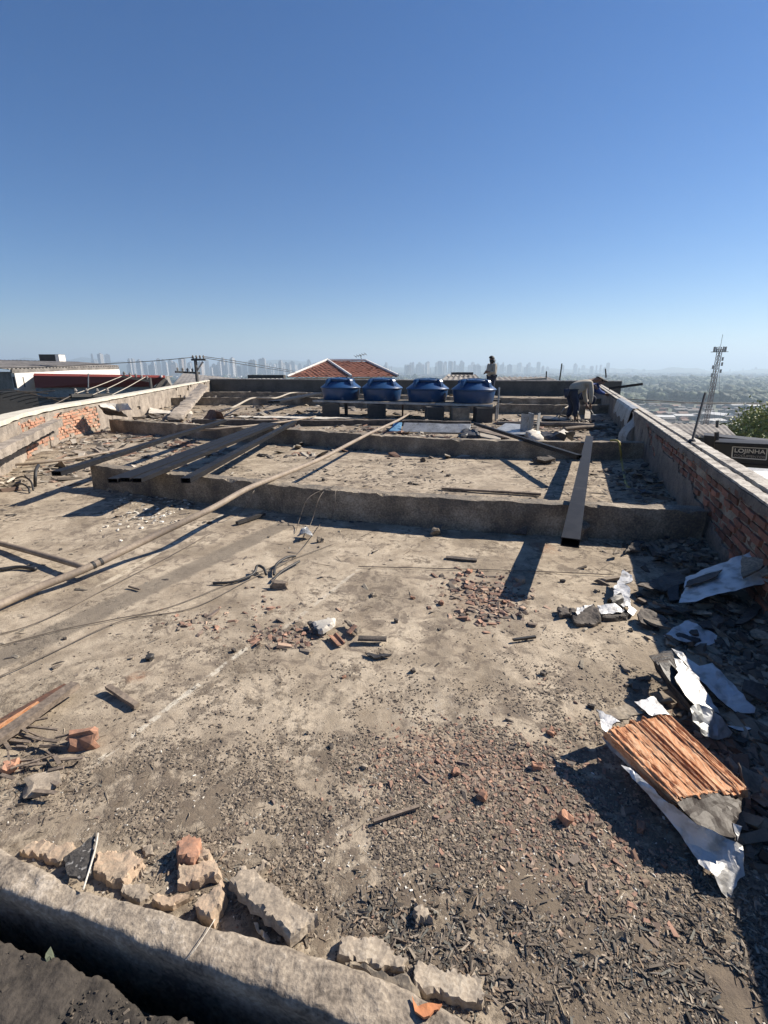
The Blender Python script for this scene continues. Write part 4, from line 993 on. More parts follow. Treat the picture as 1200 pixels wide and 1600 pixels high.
# big rotten board on foil
t4 = thing('rotten_board', 'splintered orange rotten board lying on crumpled foil, right foreground', 'wood board', G(1050,1190))
c_tl, c_tr, c_br, c_bl = G(943,1140,.16), G(1040,1112,.16), G(1172,1235,.13), G(1055,1250,.13)
slab('board_base', [c_tl - Vector((0,0,.035)), c_tr - Vector((0,0,.035)), c_br - Vector((0,0,.035)), c_bl - Vector((0,0,.035))], .037, M['orangewood'], t4, L=.012, amp=.004, fr=40, edge=.003)
ns = 24
cut = [0]
while cut[-1] < 1: cut.append(cut[-1] + random.choice((.015,.02,.03,.045,.07,.085)))
cut[-1] = 1; ns = len(cut) - 1
for k in range(ns):
    f0, f1 = cut[k], cut[k + 1]
    e0_, e1_ = random.uniform(-.03, .05), random.uniform(.94, 1.03)
    a, b = c_tl.lerp(c_tr, (f0+f1)/2), c_bl.lerp(c_br, (f0+f1)/2)
    a, b = a.lerp(b, e0_), a.lerp(b, e1_); wd = (c_tr - c_tl).length * (f1 - f0) * random.uniform(.55, .95); th = random.choice((.001,.003,.005,.007,.009,.012))
    n = 30; hh = [random.uniform(-.12, .12) for _ in range(6)]; V = []; F = []; d, sd, up = basis(b - a)
    for i in range(n + 1):
        p = a.lerp(b, i / n) + up * (noise.noise((k * 3.1, i * .25, 2)) * .003)
        tp = th * (.8 + .35 * noise.noise((k * 7, i * .16, 5))) + .002 * noise.noise((k * 9, i * .9, 5)); ww = wd * (.9 + .25 * noise.noise((k * 5, i * .12, 1)))
        if i in (0, n): tp *= .4
        pr = [(-ww/2, -.02), (ww/2, -.02), (ww/2, tp * .7)] + [(ww * (.5 - (q + .5) / 6), tp * (1 + hh[q]) + .0015 * noise.noise((q * 3, i * .7, k))) for q in range(6)] + [(-ww/2, tp * .8)]
        for x, z in pr: V.append(p + sd * x + up * z)
    m_ = len(pr)
    for i in range(n):
        for q in range(m_): q2 = (q+1) % m_; F.append((i*m_+q, i*m_+q2, (i+1)*m_+q2, (i+1)*m_+q))
    F += [tuple(range(m_ - 1, -1, -1)), tuple(n*m_+q for q in range(m_))]
    MB().raw(V, F).build('splinter', M['orangewood'], t4)
foil('', q8((395,178),(505,235),(440,280),(425,270)), [.17,.17,.16,.16], parent=t4, name='foil_corner', L=.014, crumple=.008)
foil('', q8((578,148),(665,120),(740,205),(640,212)), [.17,.17,.16,.165], parent=t4, name='foil_corner', L=.014, crumple=.008)
foil('', q8((415,195),(530,155),(640,200),(540,215),(510,235)), [.155,.155,.155,.155,.155], parent=t4, name='felt_layer', m=M['beam'], L=.02, crumple=.004)
foil('', q8((1060,430),(1180,490),(1170,560),(1090,560)), [.13,.10,.08,.11], parent=t4, name='felt_layer', m=M['wood'], L=.02, crumple=.01)
t5 = thing('foil_sheet', 'crumpled shiny foil sheet hanging out below the orange board', 'foil sheet', G(1110,1330), 'torn foil-faced roofing sheets')
foil('', q8((520,432),(570,450),(690,570),(780,640),(880,720),(985,770),(1050,800),(1085,820),(1090,870),(1088,950),(1020,1070),(985,1030),(960,960),(890,900),(850,860),(800,780),(700,650)), [.13,.13,.13,.125,.12,.10,.09,.08,.06,.03,.0,.02,.05,.04,.03,.05,.08], parent=t5, name='foil_face', L=.014, crumple=.03, cfr=6)
brn = mat('brown_plastic', (.035,.024,.017), (.02,.014,.01), rough=.5, scale=14, fine=60, bump=.5, dist=.004, spec=.2)
foil('', q8((755,600),(850,560),(930,545),(1075,590),(1060,720),(1045,800),(960,760),(860,710)), [.125,.13,.13,.115,.10,.09,.105,.115], parent=t5, name='plastic_sheet', m=brn, L=.016, crumple=.012)
foil('', q8((1035,720),(1068,725),(1060,760),(1048,800)), [.13,.13,.11,.10], parent=t5, name='foil_fold', L=.012, crumple=.01)
# sub-layer under the board edge
foil('pale metal edge strip under the left side of the orange board', q8((415,305),(440,310),(560,420),(700,520),(765,590),(740,590),(600,480),(470,370)), [.12,.12,.11,.10,.09,.085,.09,.10], m=M['greycap'], name='metal_strip', crumple=.004)
# dark felt pieces in the shade of the parapet
DF = [('dark felt flap at the edge of the parapet shadow', q9((255,340),(310,330),(400,290),(520,245),(605,280),(600,330),(540,355),(460,398),(350,375)), .05),
      ('flat felt piece right of the middle foil scrap', q9((690,625),(780,598),(870,610),(860,660),(740,665)), .05),
      ('long felt shard leaning below the long foil board', q9((970,635),(1040,520),(1130,460),(1160,490),(1080,600)), .08),
      ('felt lump by the small mortar pieces near the shadow edge', q9((165,110),(225,35),(275,45),(280,100),(210,95)), .04)]
for lb, px, z in DF: foil(lb, px, [z + random.uniform(-.02, .03) for _ in px], .012, M['dirtymem'], M['tar'], .03, .008, .02, name='felt_scrap')
for k in range(70):
    y = random.uniform(1.5, 8.3); x = rx(y) - abs(random.gauss(.28, .22)) - .03; s_ = random.uniform(.05, .15)
    if y > 4.3 and y < 4.8: continue
    p = Vector((x, y, gz(x, y) + .02)); a0 = random.uniform(0, 6); tl = (random.uniform(-.4,.4), random.uniform(-.4,.4))
    pts = []
    for q in range(6):
        a = a0 + q * 1.047; r_ = s_ * random.uniform(.3, .6) * (1.5 if q % 3 == 0 else .8); dx, dy = math.cos(a) * r_, math.sin(a) * r_
        pts.append(p + Vector((dx, dy, .02 + dx * tl[0] + dy * tl[1])))
    o = slab('felt_scrap', pts, random.uniform(.006, .02), M[random.choice(['dirtymem','dirtymem','beam','tar'])], L=.05, amp=.006)
    tag(o, 'broken roofing felt or plaster piece in the shadow at the foot of the right parapet', 'rubble', 'broken pieces heaped along the right parapet')

# flashing sheet on the right parapet (far part)
def flash():
    y0, y1 = 10.6, 14.2
    t = thing('zinc_flashing', 'grey zinc flashing sheet hanging over the right parapet behind the worker', 'metal sheet', (rx(11), 11, 0))
    V = []; F = []; n = 24
    for i in range(n + 1):
        y = y0 + (y1 - y0) * i / n; dr = .36 + .05 * math.sin(i * .9)
        for (o_, z) in ((.10, .765), (-.03, .76), (-.06, .70), (-.10 - .02 * (i % 3 == 0), .76 - dr)): V.append((rx(y) + o_, y, z + noise.noise((i * .6, o_, 0)) * .015))
    for i in range(n):
        for k in range(3): F.append((i*4+k, i*4+k+1, (i+1)*4+k+1, (i+1)*4+k))
    o = MB().raw(V, F).build('sheet', M['zinc'], t); s_ = o.modifiers.new('s', 'SOLIDIFY'); s_.thickness = .004
    V = []; F = []
    for i in range(13):
        a = i / 12; 
        for w_ in (0, .35): V.append((rx(10.5) - .07 - .22 * a + .08 * math.sin(a * 6), 10.45 - w_ - .1 * a, .70 - .62 * a + .06 * math.sin(a * 3.1)))
    for i in range(12): F.append((i*2, i*2+1, i*2+3, i*2+2))
    o = MB().raw(V, F).build('torn_strip', M['greycap'], t); s_ = o.modifiers.new('s', 'SOLIDIFY'); s_.thickness = .006
flash()
# leaning rod on right parapet
p = A(1081, 690, 5.9)
t = thing('steel_rod', 'thin dark rod standing up from the right parapet coping', 'rod', p)
MB().tube([p, A(1102, 614, 6.3)], .014, 8).build('rod', M['cable'], t); MB().lathe([(.03,-.02),(.05,0),(.03,.03)], p, 10).build('base', M['cable'], t)

# ------------------------------------------------------------------ loose rubble, litter (uncountable)
def scatter(name, n, posf, lfun, colf, m, flat=(.25,.6), elong=(1,2.2), curl=0.0, lift_=.3):
    pts = posf(n); n = len(pts)
    T = np.array([(-1,-1,-1),(1,-1,-1),(1,1,-1),(-1,1,-1),(-1,-1,1),(1,-1,1),(1,1,1),(-1,1,1)], float) * .5
    FQ = np.array([(0,3,2,1),(4,5,6,7),(0,1,5,4),(1,2,6,5),(2,3,7,6),(3,0,4,7)])
    P = np.repeat(T[None], n, 0) + rng.uniform(-.22, .22, (n, 8, 3))
    P[:, 4:, :2] *= rng.uniform(.5, 1, (n, 1, 1))
    L_ = lfun(pts); el = rng.uniform(*elong, n); fl = rng.uniform(*flat, n)
    P[:, :, 0] *= (L_ * el)[:, None]; P[:, :, 1] *= L_[:, None]; P[:, :, 2] *= (L_ * fl)[:, None]
    if curl: P[:, :, 2] += (P[:, :, 0] ** 2) / (L_ * el)[:, None] * rng.uniform(-curl, curl, n)[:, None]
    ax, ay, az = rng.normal(0, .22, n), rng.normal(0, .22, n), rng.uniform(0, 6.28, n)
    def rot(P, a, i, j):
        c, s = np.cos(a)[:, None], np.sin(a)[:, None]; x, y = P[:, :, i].copy(), P[:, :, j].copy()
        P[:, :, i] = c * x - s * y; P[:, :, j] = s * x + c * y
    rot(P, ax, 1, 2); rot(P, ay, 0, 2); rot(P, az, 0, 1)
    z = np.array([gz(a, b) for a, b in pts[:, :2]])
    P[:, :, 0] += pts[:, 0:1]; P[:, :, 1] += pts[:, 1:2]; P[:, :, 2] += (z + L_ * fl * lift_)[:, None]
    if pts.shape[1] > 2: P[:, :, 2] += pts[:, 2:3]
    F = (FQ[None] + (np.arange(n) * 8)[:, None, None]).reshape(-1)
    me = bpy.data.meshes.new(name); me.vertices.add(n * 8); me.vertices.foreach_set('co', P.reshape(-1))
    me.loops.add(len(F)); me.loops.foreach_set('vertex_index', F.astype(np.int32))
    me.polygons.add(n * 6); me.polygons.foreach_set('loop_start', np.arange(0, n * 24, 4, dtype=np.int32))
    me.polygons.foreach_set('use_smooth', [False] * len(me.polygons)); me.update(calc_edges=True); me.materials.append(m)
    at = me.attributes.new('tint', 'FLOAT_COLOR', 'POINT'); c = colf(n); c4 = np.ones((n, 8, 4)); c4[:, :, :3] = c[:, None, :]
    at.data.foreach_set('color', c4.reshape(-1).astype(np.float32))
    o = bpy.data.objects.new(name, me); col.objects.link(o); o['kind'] = 'stuff'; return o
def inside(x, y):
    k = (x < np.array([rx(b) for b in y]) - .01) & (x > np.array([lx(b) for b in y]) + .02)
    k &= np.array([b > curb_y(a) + .005 for a, b in zip(x, y)])
    return k
def around(spots):
    """spots: (px, py, rx, ry, weight)"""
    def f(n):
        w_ = np.array([s[4] for s in spots], float); w_ /= w_.sum(); idx = rng.choice(len(spots), n, p=w_)
        c = np.array([G(s[0], s[1])[:2] for s in spots]); r = np.array([(s[2], s[3]) for s in spots])
        g = rng.normal(0, 1, (n, 2)) * .6
        p = c[idx] + g * r[idx]
        return p[inside(p[:, 0], p[:, 1])]
    return f
def patchy(spots, f_=6.0, th=.0):
    g = around(spots)
    def f(n):
        p = g(int(n * 1.9)); k = np.array([noise.noise((a * f_, b * f_, 3)) + .5 * noise.noise((a * f_ * 3, b * f_ * 3, 3)) + rng.random() * .25 for a, b in p]) > th
        return p[k][:n]
    return f
def pal(*cs):
    cs = np.array(cs)
    return lambda n: cs[rng.integers(0, len(cs), n)] * rng.uniform(.65, 1.25, (n, 1))
grey_brown = pal((.20,.16,.12), (.14,.11,.085), (.26,.21,.155), (.09,.075,.06), (.33,.27,.2))
redp = pal((.34,.20,.14), (.27,.165,.12), (.26,.20,.155), (.19,.14,.11), (.40,.28,.20), (.16,.13,.105), (.22,.18,.14))
leafp = pal((.17,.14,.11), (.24,.195,.15), (.10,.085,.07), (.32,.27,.21), (.17,.165,.14), (.07,.06,.05), (.22,.16,.11), (.14,.115,.09))
whitep = pal((.6,.56,.48), (.5,.46,.39), (.7,.67,.6))
lsz = lambda lo, hi, p=2.5: (lambda pts: lo + (hi - lo) * rng.random(len(pts)) ** p)
scatter('grit', 60000, patchy([(1000,1400,.8,.45,3), (650,1330,.9,.35,3), (300,1240,.9,.35,2), (760,1180,.7,.4,2), (950,1080,.8,.6,1), (400,1040,1.0,.6,.8)], 5, .08), lsz(.0015, .009, 3), grey_brown, M['grit'])
scatter('brick_crumbs', 9000, around([(800,1225,.42,.25,5), (700,1185,.28,.16,4), (920,1310,.40,.22,3), (600,1300,.6,.3,.5), (1000,1150,.5,.4,.4)]), lsz(.002, .012, 3), redp, M['grit'])
scatter('brick_chips', 330, around([(830,1235,.40,.22,5), (930,1310,.40,.22,4), (720,1190,.3,.15,1.5)]), lsz(.008, .020, 2), redp, M['grit'], elong=(1, 2.6))
scatter('brick_rubble', 420, around([(765,935,.26,.36,5)]), lsz(.010, .036, 1.6), redp, M['grit'], elong=(1, 2.8))
scatter('brick_rubble', 300, around([(440,995,.22,.12,3), (410,960,.35,.3,1), (300,975,.3,.15,1.3)]), lsz(.007, .03, 2.2), redp, M['grit'], elong=(1, 3))
scatter('leaf_litter', 11500, patchy([(700,1465,.30,.09,5), (900,1550,.45,.07,4), (1070,1510,.35,.12,5), (640,1400,.14,.09,.8), (1150,1420,.18,.2,1.2), (860,1440,.4,.12,.7), (330,1360,.4,.05,.5), (40,1220,.2,.15,.5)], 8, .1), lsz(.0018, .0068, 2.0), leafp, M['grit'], flat=(.12,.3), elong=(2.5, 5.5), curl=.9, lift_=1.4)
scatter('pale_flecks', 1800, around([(900,1400,.8,.4,3), (300,1300,.8,.3,1), (700,1300,.8,.4,2)]), lsz(.0015, .006), whitep, M['grit'], elong=(1, 3))
scatter('wall_rubble', 3600, around([(1160,1000,.36,.6,3), (1075,860,.34,.5,3), (1195,1250,.2,.5,2), (1035,760,.45,.8,2)]), lsz(.010, .05, 2.2), grey_brown, M['grit'], elong=(1, 3.5), lift_=.7)
# floors beyond the first beam: flakes of felt and plaster
def field(ylo, yhi, xlo=None):
    def f(n):
        y = ylo + (yhi - ylo) * rng.random(n); l = np.array([lx(b) for b in y]); r = np.array([rx(b) for b in y])
        x = l + (r - l) * rng.random(n); k = np.array([noise.noise((a * .9, b * .9, 2)) + .5 * noise.noise((a * 3, b * 3, 2)) for a, b in zip(x, y)]) > -.05
        return np.stack([x, y], 1)[k]
    return f
scatter('felt_flakes', 2600, field(2.2, 8.8), lsz(.004, .028, 3.5), pal((.12,.10,.085),(.07,.06,.05),(.20,.165,.13),(.30,.26,.2)), M['grit'], flat=(.1,.4), elong=(1, 4))
scatter('felt_flakes', 6500, field(8.8, 15.5), lsz(.02, .13, 2.6), pal((.14,.12,.10),(.08,.07,.06),(.24,.2,.16),(.36,.32,.26),(.22,.13,.09)), M['grit'], flat=(.1,.45), elong=(1, 4))
scatter('felt_flakes', 2500, field(15.5, 34), lsz(.05, .22, 2.6), pal((.14,.12,.10),(.08,.07,.06),(.24,.2,.16),(.36,.32,.26)), M['grit'], flat=(.1,.4), elong=(1, 4))
scatter('felt_flakes', 1400, around([(120,690,1.3,1.8,3), (60,740,1.6,1.2,3), (250,665,1.5,1.5,2), (900,668,1.6,1.2,4), (380,650,2.5,2.0,3)]), lsz(.025, .11, 2.4), pal((.16,.135,.11),(.08,.068,.055),(.3,.25,.19),(.46,.41,.34),(.22,.15,.11)), M['grit'], flat=(.12,.4), elong=(1, 3.5))
scatter('plaster_crumbs', 260, around([(235,805,.35,.5,3), (215,785,.5,.4,1), (250,775,.3,.2,1)]), lsz(.006, .04, 3), whitep, M['grit'])
def ledge_pos(n):
    x = rng.uniform(-1.6, -.1, n); y = rng.uniform(.3, 1.25, n); k = np.array([b < ledge_edge(a) - .01 for a, b in zip(x, y)])
    return np.stack([x[k], y[k], np.full(k.sum(), -.03)], 1)
scatter('dirt_clods', 9000, ledge_pos, lsz(.002, .010, 3), pal((.07,.058,.045),(.04,.034,.027),(.11,.09,.07)), M['grit'], flat=(.3,.8), elong=(1, 2))
scatter('twigs', 900, around([(900,1380,.8,.45,3), (300,1260,.9,.3,1.5), (60,1220,.3,.2,1), (1050,820,.5,.7,1)]), lsz(.0010, .0028), pal((.20,.15,.10),(.10,.08,.06),(.36,.30,.22)), M['grit'], flat=(.6,1), elong=(10, 26), curl=.12, lift_=1.0)
scatter('twigs', 500, field(2.5, 8.5), lsz(.002, .005), pal((.14,.11,.08),(.10,.08,.06),(.30,.25,.19)), M['grit'], flat=(.6,1), elong=(12, 40), curl=.08, lift_=1.0)
scatter('felt_flakes', 4200, field(4.9, 8.8), lsz(.008, .045, 3), pal((.13,.11,.09),(.07,.06,.05),(.22,.18,.14),(.36,.3,.23)), M['grit'], flat=(.08,.3), elong=(1, 4.5))
o = slab('broken_clay', [G(a, b, .050) for a, b in q4((880,790),(905,830),(1000,825),(985,850),(930,878),(895,860))], .006, mat('raw_clay', (.55,.22,.09), (.42,.17,.08), bump=.8), L=.01, amp=.004, edge=.004); tag(o, 'bright orange broken clay exposed on the curb at the bottom', 'clay')
# twigs in the bottom-left gap
chunk('plant_stub', 'green plant stub in the black gap, bottom left corner', 'plant', 75, 1500, (.02,.02,.09), mat('dry_green', (.10,.12,.08), (.07,.08,.055)), .3, tilt=-.5, z=-.1)

# ------------------------------------------------------------------ people
def skin_obj(name, pts, edges, rad, m, parent, sub=2):
    me = bpy.data.meshes.new(name); me.from_pydata([tuple(p) for p in pts], edges, [])
    o = bpy.data.objects.new(name, me); col.objects.link(o); o.modifiers.new('k', 'SKIN')
    for i, r_ in enumerate(rad):
        d = me.skin_vertices[0].data[i]; d.radius = (r_, r_) if not isinstance(r_, tuple) else r_; d.use_root = (i == 0)
    s = o.modifiers.new('s', 'SUBSURF'); s.levels = s.render_levels = sub
    bpy.context.view_layer.update(); dg = bpy.context.evaluated_depsgraph_get()
    nm = bpy.data.meshes.new_from_object(o.evaluated_get(dg)); bpy.data.objects.remove(o); nm.name = name
    nm.materials.clear(); nm.materials.append(m); nm.polygons.foreach_set('use_smooth', [True] * len(nm.polygons))
    return link(nm, name, parent)
def person(label, base, yaw, J, mats, cap=None):
    """J: joint dict in local metres, x forward, y left, z up"""
    t = thing('person', label, 'person', base)
    Rm = Matrix.Rotation(yaw, 3, 'Z'); W = lambda p: Vector(base) + Rm @ Vector(p)
    j = {k: W(v) for k, v in J.items()}
    P = []; E = []; Rr = []
    def add(p, r_, par=None):
        P.append(p); Rr.append(r_)
        if par is not None: E.append((par, len(P) - 1))
        return len(P) - 1
    pe = add(j['pelvis'], .125); ch = add(j['pelvis'].lerp(j['chest'], .5), .125, pe); c2 = add(j['chest'], .145, ch)
    nk = add(j['neck'], .055, c2); hd = add(j['neck'].lerp(j['head'], .55), .075, nk); ht = add(j['head'], .092, hd); add(j['head'] + (j['head'] - j['neck']).normalized() * .09, .07, ht)
    for s in 'lr':
        sh = add(j['sh' + s], .062, c2); el = add(j['el' + s], .042, sh); wr = add(j['wr' + s], .027, el)
        d = (j['wr' + s] - j['el' + s]).normalized(); hn = add(j['wr' + s] + d * .07, .032, wr)
        side = d.cross(Vector((0, 1, .3))).normalized()
        for q in range(4):
            k1 = add(j['wr' + s] + d * .12 + side * (q - 1.5) * .022, .010, hn); add(j['wr' + s] + d * (.165 + .012 * (q in (1, 2))) + side * (q - 1.5) * .024 + Vector((0,0,-.01)), .008, k1)
        add(j['wr' + s] + d * .06 + side * .055, .011, hn)
        hp = add(j['hip' + s], .092, pe); kn = add(j['kn' + s], .06, hp); an = add(j['an' + s], .04, kn)
        ft = add(j['an' + s] + Rm @ Vector((.06, 0, -.05)), .038, an); add(j['an' + s] + Rm @ Vector((.17, 0, -.06)), .03, ft)
    skin_obj('body', P, E, Rr, M['skin'], t, 1)
    # shirt
    P, E, Rr = [], [], []
    pe = add(j['pelvis'] + (j['chest'] - j['pelvis']) * -.05, .20); m_ = add(j['pelvis'].lerp(j['chest'], .5), .215, pe); c2 = add(j['chest'], .21, m_); add(j['chest'].lerp(j['neck'], .6), .085, c2)
    for s in 'lr':
        sh = add(j['sh' + s], .105, c2); el = add(j['el' + s], .078, sh); add(j['el' + s].lerp(j['wr' + s], .9), .056, el)
    skin_obj('shirt', P, E, Rr, mats[0], t, 2)
    P, E, Rr = [], [], []
    pe = add(j['pelvis'], .15)
    for s in 'lr':
        hp = add(j['hip' + s], .135, pe); kn = add(j['kn' + s], .10, hp); add(j['an' + s] + Vector((0,0,.03)), .08, kn)
    skin_obj('trousers', P, E, Rr, mats[1], t, 2)
    for s in 'lr':
        a = j['an' + s]; skin_obj('shoe', [a + Vector((0,0,-.02)), a + Rm @ Vector((.0,0,-.05)), a + Rm @ Vector((.10,0,-.06)), a + Rm @ Vector((.20,0,-.065))], [(0,1),(1,2),(2,3)], [.05,.05,.05,.04], M['hair'], t, 1)
    up = (j['head'] - j['neck']).normalized(); f = j['face'] - Vector(base) ; f.normalize()
    hc = j['head'] + up * .02
    # hair or cap: shell over the skull
    V = []; F = []; d, sd, u2 = f, up.cross(f).normalized(), up
    for i in range(7):
        for k in range(16):
            a = 2 * math.pi * k / 16; ph = i / 6 * 1.75
            low = 1.0 if math.cos(a) < .3 else .72
            ph *= low; r_ = .108 if cap is None else .118
            V.append(hc + up * (math.cos(ph) * r_ * 1.05) + (d * math.cos(a) * 1.1 + sd * math.sin(a) * .9) * math.sin(ph) * r_ + noise.noise_vector(Vector((i, k, 0))) * .004)
    F = [(i*16+k, i*16+(k+1) % 16, (i+1)*16+(k+1) % 16, (i+1)*16+k) for i in range(6) for k in range(16)]
    o = MB().raw(V, F).build('hair' if cap is None else 'cap', M['hair'], t, smooth=True); sm = o.modifiers.new('s', 'SOLIDIFY'); sm.thickness = .01
    if cap == 'hood':
        o2 = MB().tube([j['head'] + up * -.02 - f * .03, j['neck'] + up * .0 - f * .03], [.12, .10], 12).build('hood', M['hair'], t, smooth=True)
    # face: nose, eyes, ears
    MB().raw([hc + f * .10 + sd * .012, hc + f * .10 - sd * .012, hc + f * .125 - up * .035, hc + f * .095 + up * .02], [(0,1,2),(0,2,3),(1,3,2),(0,3,1)]).build('nose', M['skin'], t)
    for s in (-1, 1):
        MB().lathe([(.002,-.01),(.011,-.004),(.011,.004),(.002,.01)], hc + f * .09 + sd * .034 * s + up * .005, 8).build('eye', M['hair'], t)
        MB().box(hc + sd * .095 * s - f * .005 - up * .01, (.02,.035,.06), math.atan2(f.y, f.x)).build('ear', M['skin'], t)
    MB().bar(hc + f * .094 - up * .06 - sd * .02, hc + f * .094 - up * .06 + sd * .02, .006, .008).build('mouth', M['rust'], t)
    return t
b1 = G(893, 658)
person('worker in a dusty beige shirt and navy trousers bending over beside the pale plank', b1, R(8), dict(
    pelvis=(-.12,0,.90), chest=(.26,0,1.17), neck=(.56,0,1.24), head=(.75,0,1.27), face=(.75,0,-.65),
    shl=(.38,.17,1.14), shr=(.38,-.17,1.14), ell=(.46,.22,.82), elr=(.42,-.22,.84), wrl=(.50,.10,.50), wrr=(.50,-.12,.52),
    hipl=(-.12,.10,.86), hipr=(-.12,-.10,.86), knl=(.02,.12,.48), knr=(.06,-.12,.47), anl=(-.08,.12,.09), anr=(.02,-.14,.09)), (M['shirt'], M['jeans']))
tool = thing('angle_grinder', 'dark hand tool held down by the bending worker', 'tool', b1 + Vector((.52, 0, .25)))
MB().tube([b1 + Vector((.50,.05,.42)), b1 + Vector((.62,-.05,.22))], .03, 8).build('handle', M['cable'], tool)
MB().lathe([(.01,-.01),(.09,-.005),(.09,.005),(.01,.01)], b1 + Vector((.66,-.07,.20)), 18).build('disc', M['zinc'], tool)
b2 = Vector((7.58, 18.2, .02))
person('worker in a blue shirt crouching at the far right parapet', b2, R(-12), dict(
    pelvis=(-.28,0,.66), chest=(.02,0,.92), neck=(.24,0,1.02), head=(.40,0,1.10), face=(.8,0,-.35),
    shl=(.12,.18,.95), shr=(.12,-.18,.95), ell=(.30,.22,.74), elr=(.30,-.24,.74), wrl=(.52,.10,.66), wrr=(.52,-.10,.68),
    hipl=(-.22,.10,.60), hipr=(-.22,-.10,.60), knl=(.20,.18,.56), knr=(.18,-.18,.54), anl=(-.02,.18,.09), anr=(-.02,-.18,.09)), (M['blueshirt'], M['jeans']), 'cap')
rod = A(952,607,17.6); rod2 = A(1004,600,16.6)
o = MB().bar(rod, rod2, .05, .08).build('steel_bar', M['steel']); tag(o, 'black steel bar sticking out over the right parapet beside the blue-shirted worker', 'steel bar')
b3 = A(765, 640, 21.0); b3.z = .33
person('man in a pale jacket and dark hood standing behind the rightmost tank', b3, R(200), dict(
    pelvis=(0,0,.92), chest=(.02,0,1.28), neck=(.03,0,1.47), head=(.05,0,1.62), face=(1,0,-.1),
    shl=(.02,.19,1.38), shr=(.02,-.19,1.38), ell=(.06,.26,1.10), elr=(.05,-.25,1.12), wrl=(.28,.20,1.12), wrr=(.24,-.12,1.08),
    hipl=(0,.10,.88), hipr=(0,-.10,.88), knl=(.03,.11,.48), knr=(.02,-.11,.48), anl=(0,.12,.09), anr=(0,-.12,.09)), (M['shirt'], M['jeans']), 'hood')
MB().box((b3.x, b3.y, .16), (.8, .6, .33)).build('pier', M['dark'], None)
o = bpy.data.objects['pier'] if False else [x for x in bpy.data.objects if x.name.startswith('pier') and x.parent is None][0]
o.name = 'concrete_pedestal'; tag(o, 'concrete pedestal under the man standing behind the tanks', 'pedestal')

# ------------------------------------------------------------------ neighbouring buildings
def quadwall(name, pts, m, parent, th=.15):
    pts = [Vector(p) for p in pts]; n = (pts[1] - pts[0]).cross(pts[2] - pts[0]).normalized()
    if n.y < 0: n = -n
    V = pts + [p + n * th for p in pts]; k = len(pts)
    return MB().raw(V, [tuple(range(k)), tuple(range(2*k-1, k-1, -1))] + [(i, (i+1) % k, (i+1) % k + k, i + k) for i in range(k)]).build(name, m, parent)
def own_building():
    t = thing('building_body', 'storey of the building under the stripped flat roof', 'building', (0, 15, -6))
    MB().raw([(-2.8,-1,-.3),(rx(-1)+.1,-1,-.3),(rx(30.3)+.1,30.3,-.3),(-12.2,34.8,-.3),(-2.8,-1,-7),(rx(-1)+.1,-1,-7),(rx(30.3)+.1,30.3,-7),(-12.2,34.8,-7)], [(0,1,2,3),(7,6,5,4),(0,4,5,1),(1,5,6,2),(2,6,7,3),(3,7,4,0)]).build('wall', M['plaster'], t)
own_building()
# white building with grey roof (left)
def white_house():
    Y = 29.0; YB = 41.0
    a, b = A(17, 583, Y), A(182, 573, YB)
    t = thing('white_building', 'white building with a shallow grey roof at the far left edge', 'building', (a.x, Y, -6))
    a0, b0 = Vector((a.x, a.y, -6)), Vector((b.x, b.y, -6)); top = a.z - .35
    a1, b1_ = Vector((a.x, a.y, A(17,581,Y).z)), Vector((b.x, b.y, A(182,577,YB).z))
    quadwall('wall', [a0, b0, b1_, a1], M['white'], t, .2)
    quadwall('side_wall', [a0, a0 + Vector((-9, 5, 0)), a1 + Vector((-9, 5, 0)), a1], M['asbestos'], t, .2)
    V = [A(16,577,Y-.2), A(184,572.5,YB), A(184,576.5,YB), A(16,582.5,Y-.2)]
    quadwall('fascia', V, M['asbestos'], t, .1)
    # corrugated shallow roof
    p0, p1 = A(10,576.5,Y-.6), A(186,571.5,YB+.5); q0, q1 = A(-120,559.5,Y+2), A(120,565.5,YB+9)
    corr(p0, p1, q1, q0, .35, .04, M['asbestos'], t, 'roof_sheet')
    for (px, py, w_, h_) in ((32,597,14,13),):
        r_ = D(px, py).x / D(px, py).y; f = (r_ * a.y - a.x) / ((b.x - a.x) - r_ * (b.y - a.y)); c = A(px, py, a.y + f * (b.y - a.y)); ra = math.atan2(b0.y - a0.y, b0.x - a0.x); nx_ = Vector((math.sin(ra), -math.cos(ra), 0)); c += nx_ * .1; o = MB().box(c, (1.3, .12, .62), ra).build('window', M['dark'], t)
        MB().box(c + nx_ * .07, (1.16, .02, .5), ra).build('pane', M['zinc'], o)
        MB().box(c + nx_ * .09, (.06, .05, .6), ra).build('mullion', M['dark'], o)
    for px, yy in ((128,36.2), (148,37.9), (163,39.3)): r_ = D(px, 587.5).x / D(px, 587.5).y; f = (r_ * a.y - a.x) / ((b.x - a.x) - r_ * (b.y - a.y)); MB().box(A(px, 587.5, a.y + f * (b.y - a.y)), (.30, .9, .12)).build('vent', M['dark'], t)
    c = A(82, 559, Y + 5); MB().box(c, (1.25, .8, .42), .1).build('skylight', M['dark'], t)
    c = A(94.5, 559.5, Y + 4.6); MB().box(c, (.22, .8, .42), .1).build('skylight_end', M['white'], t)
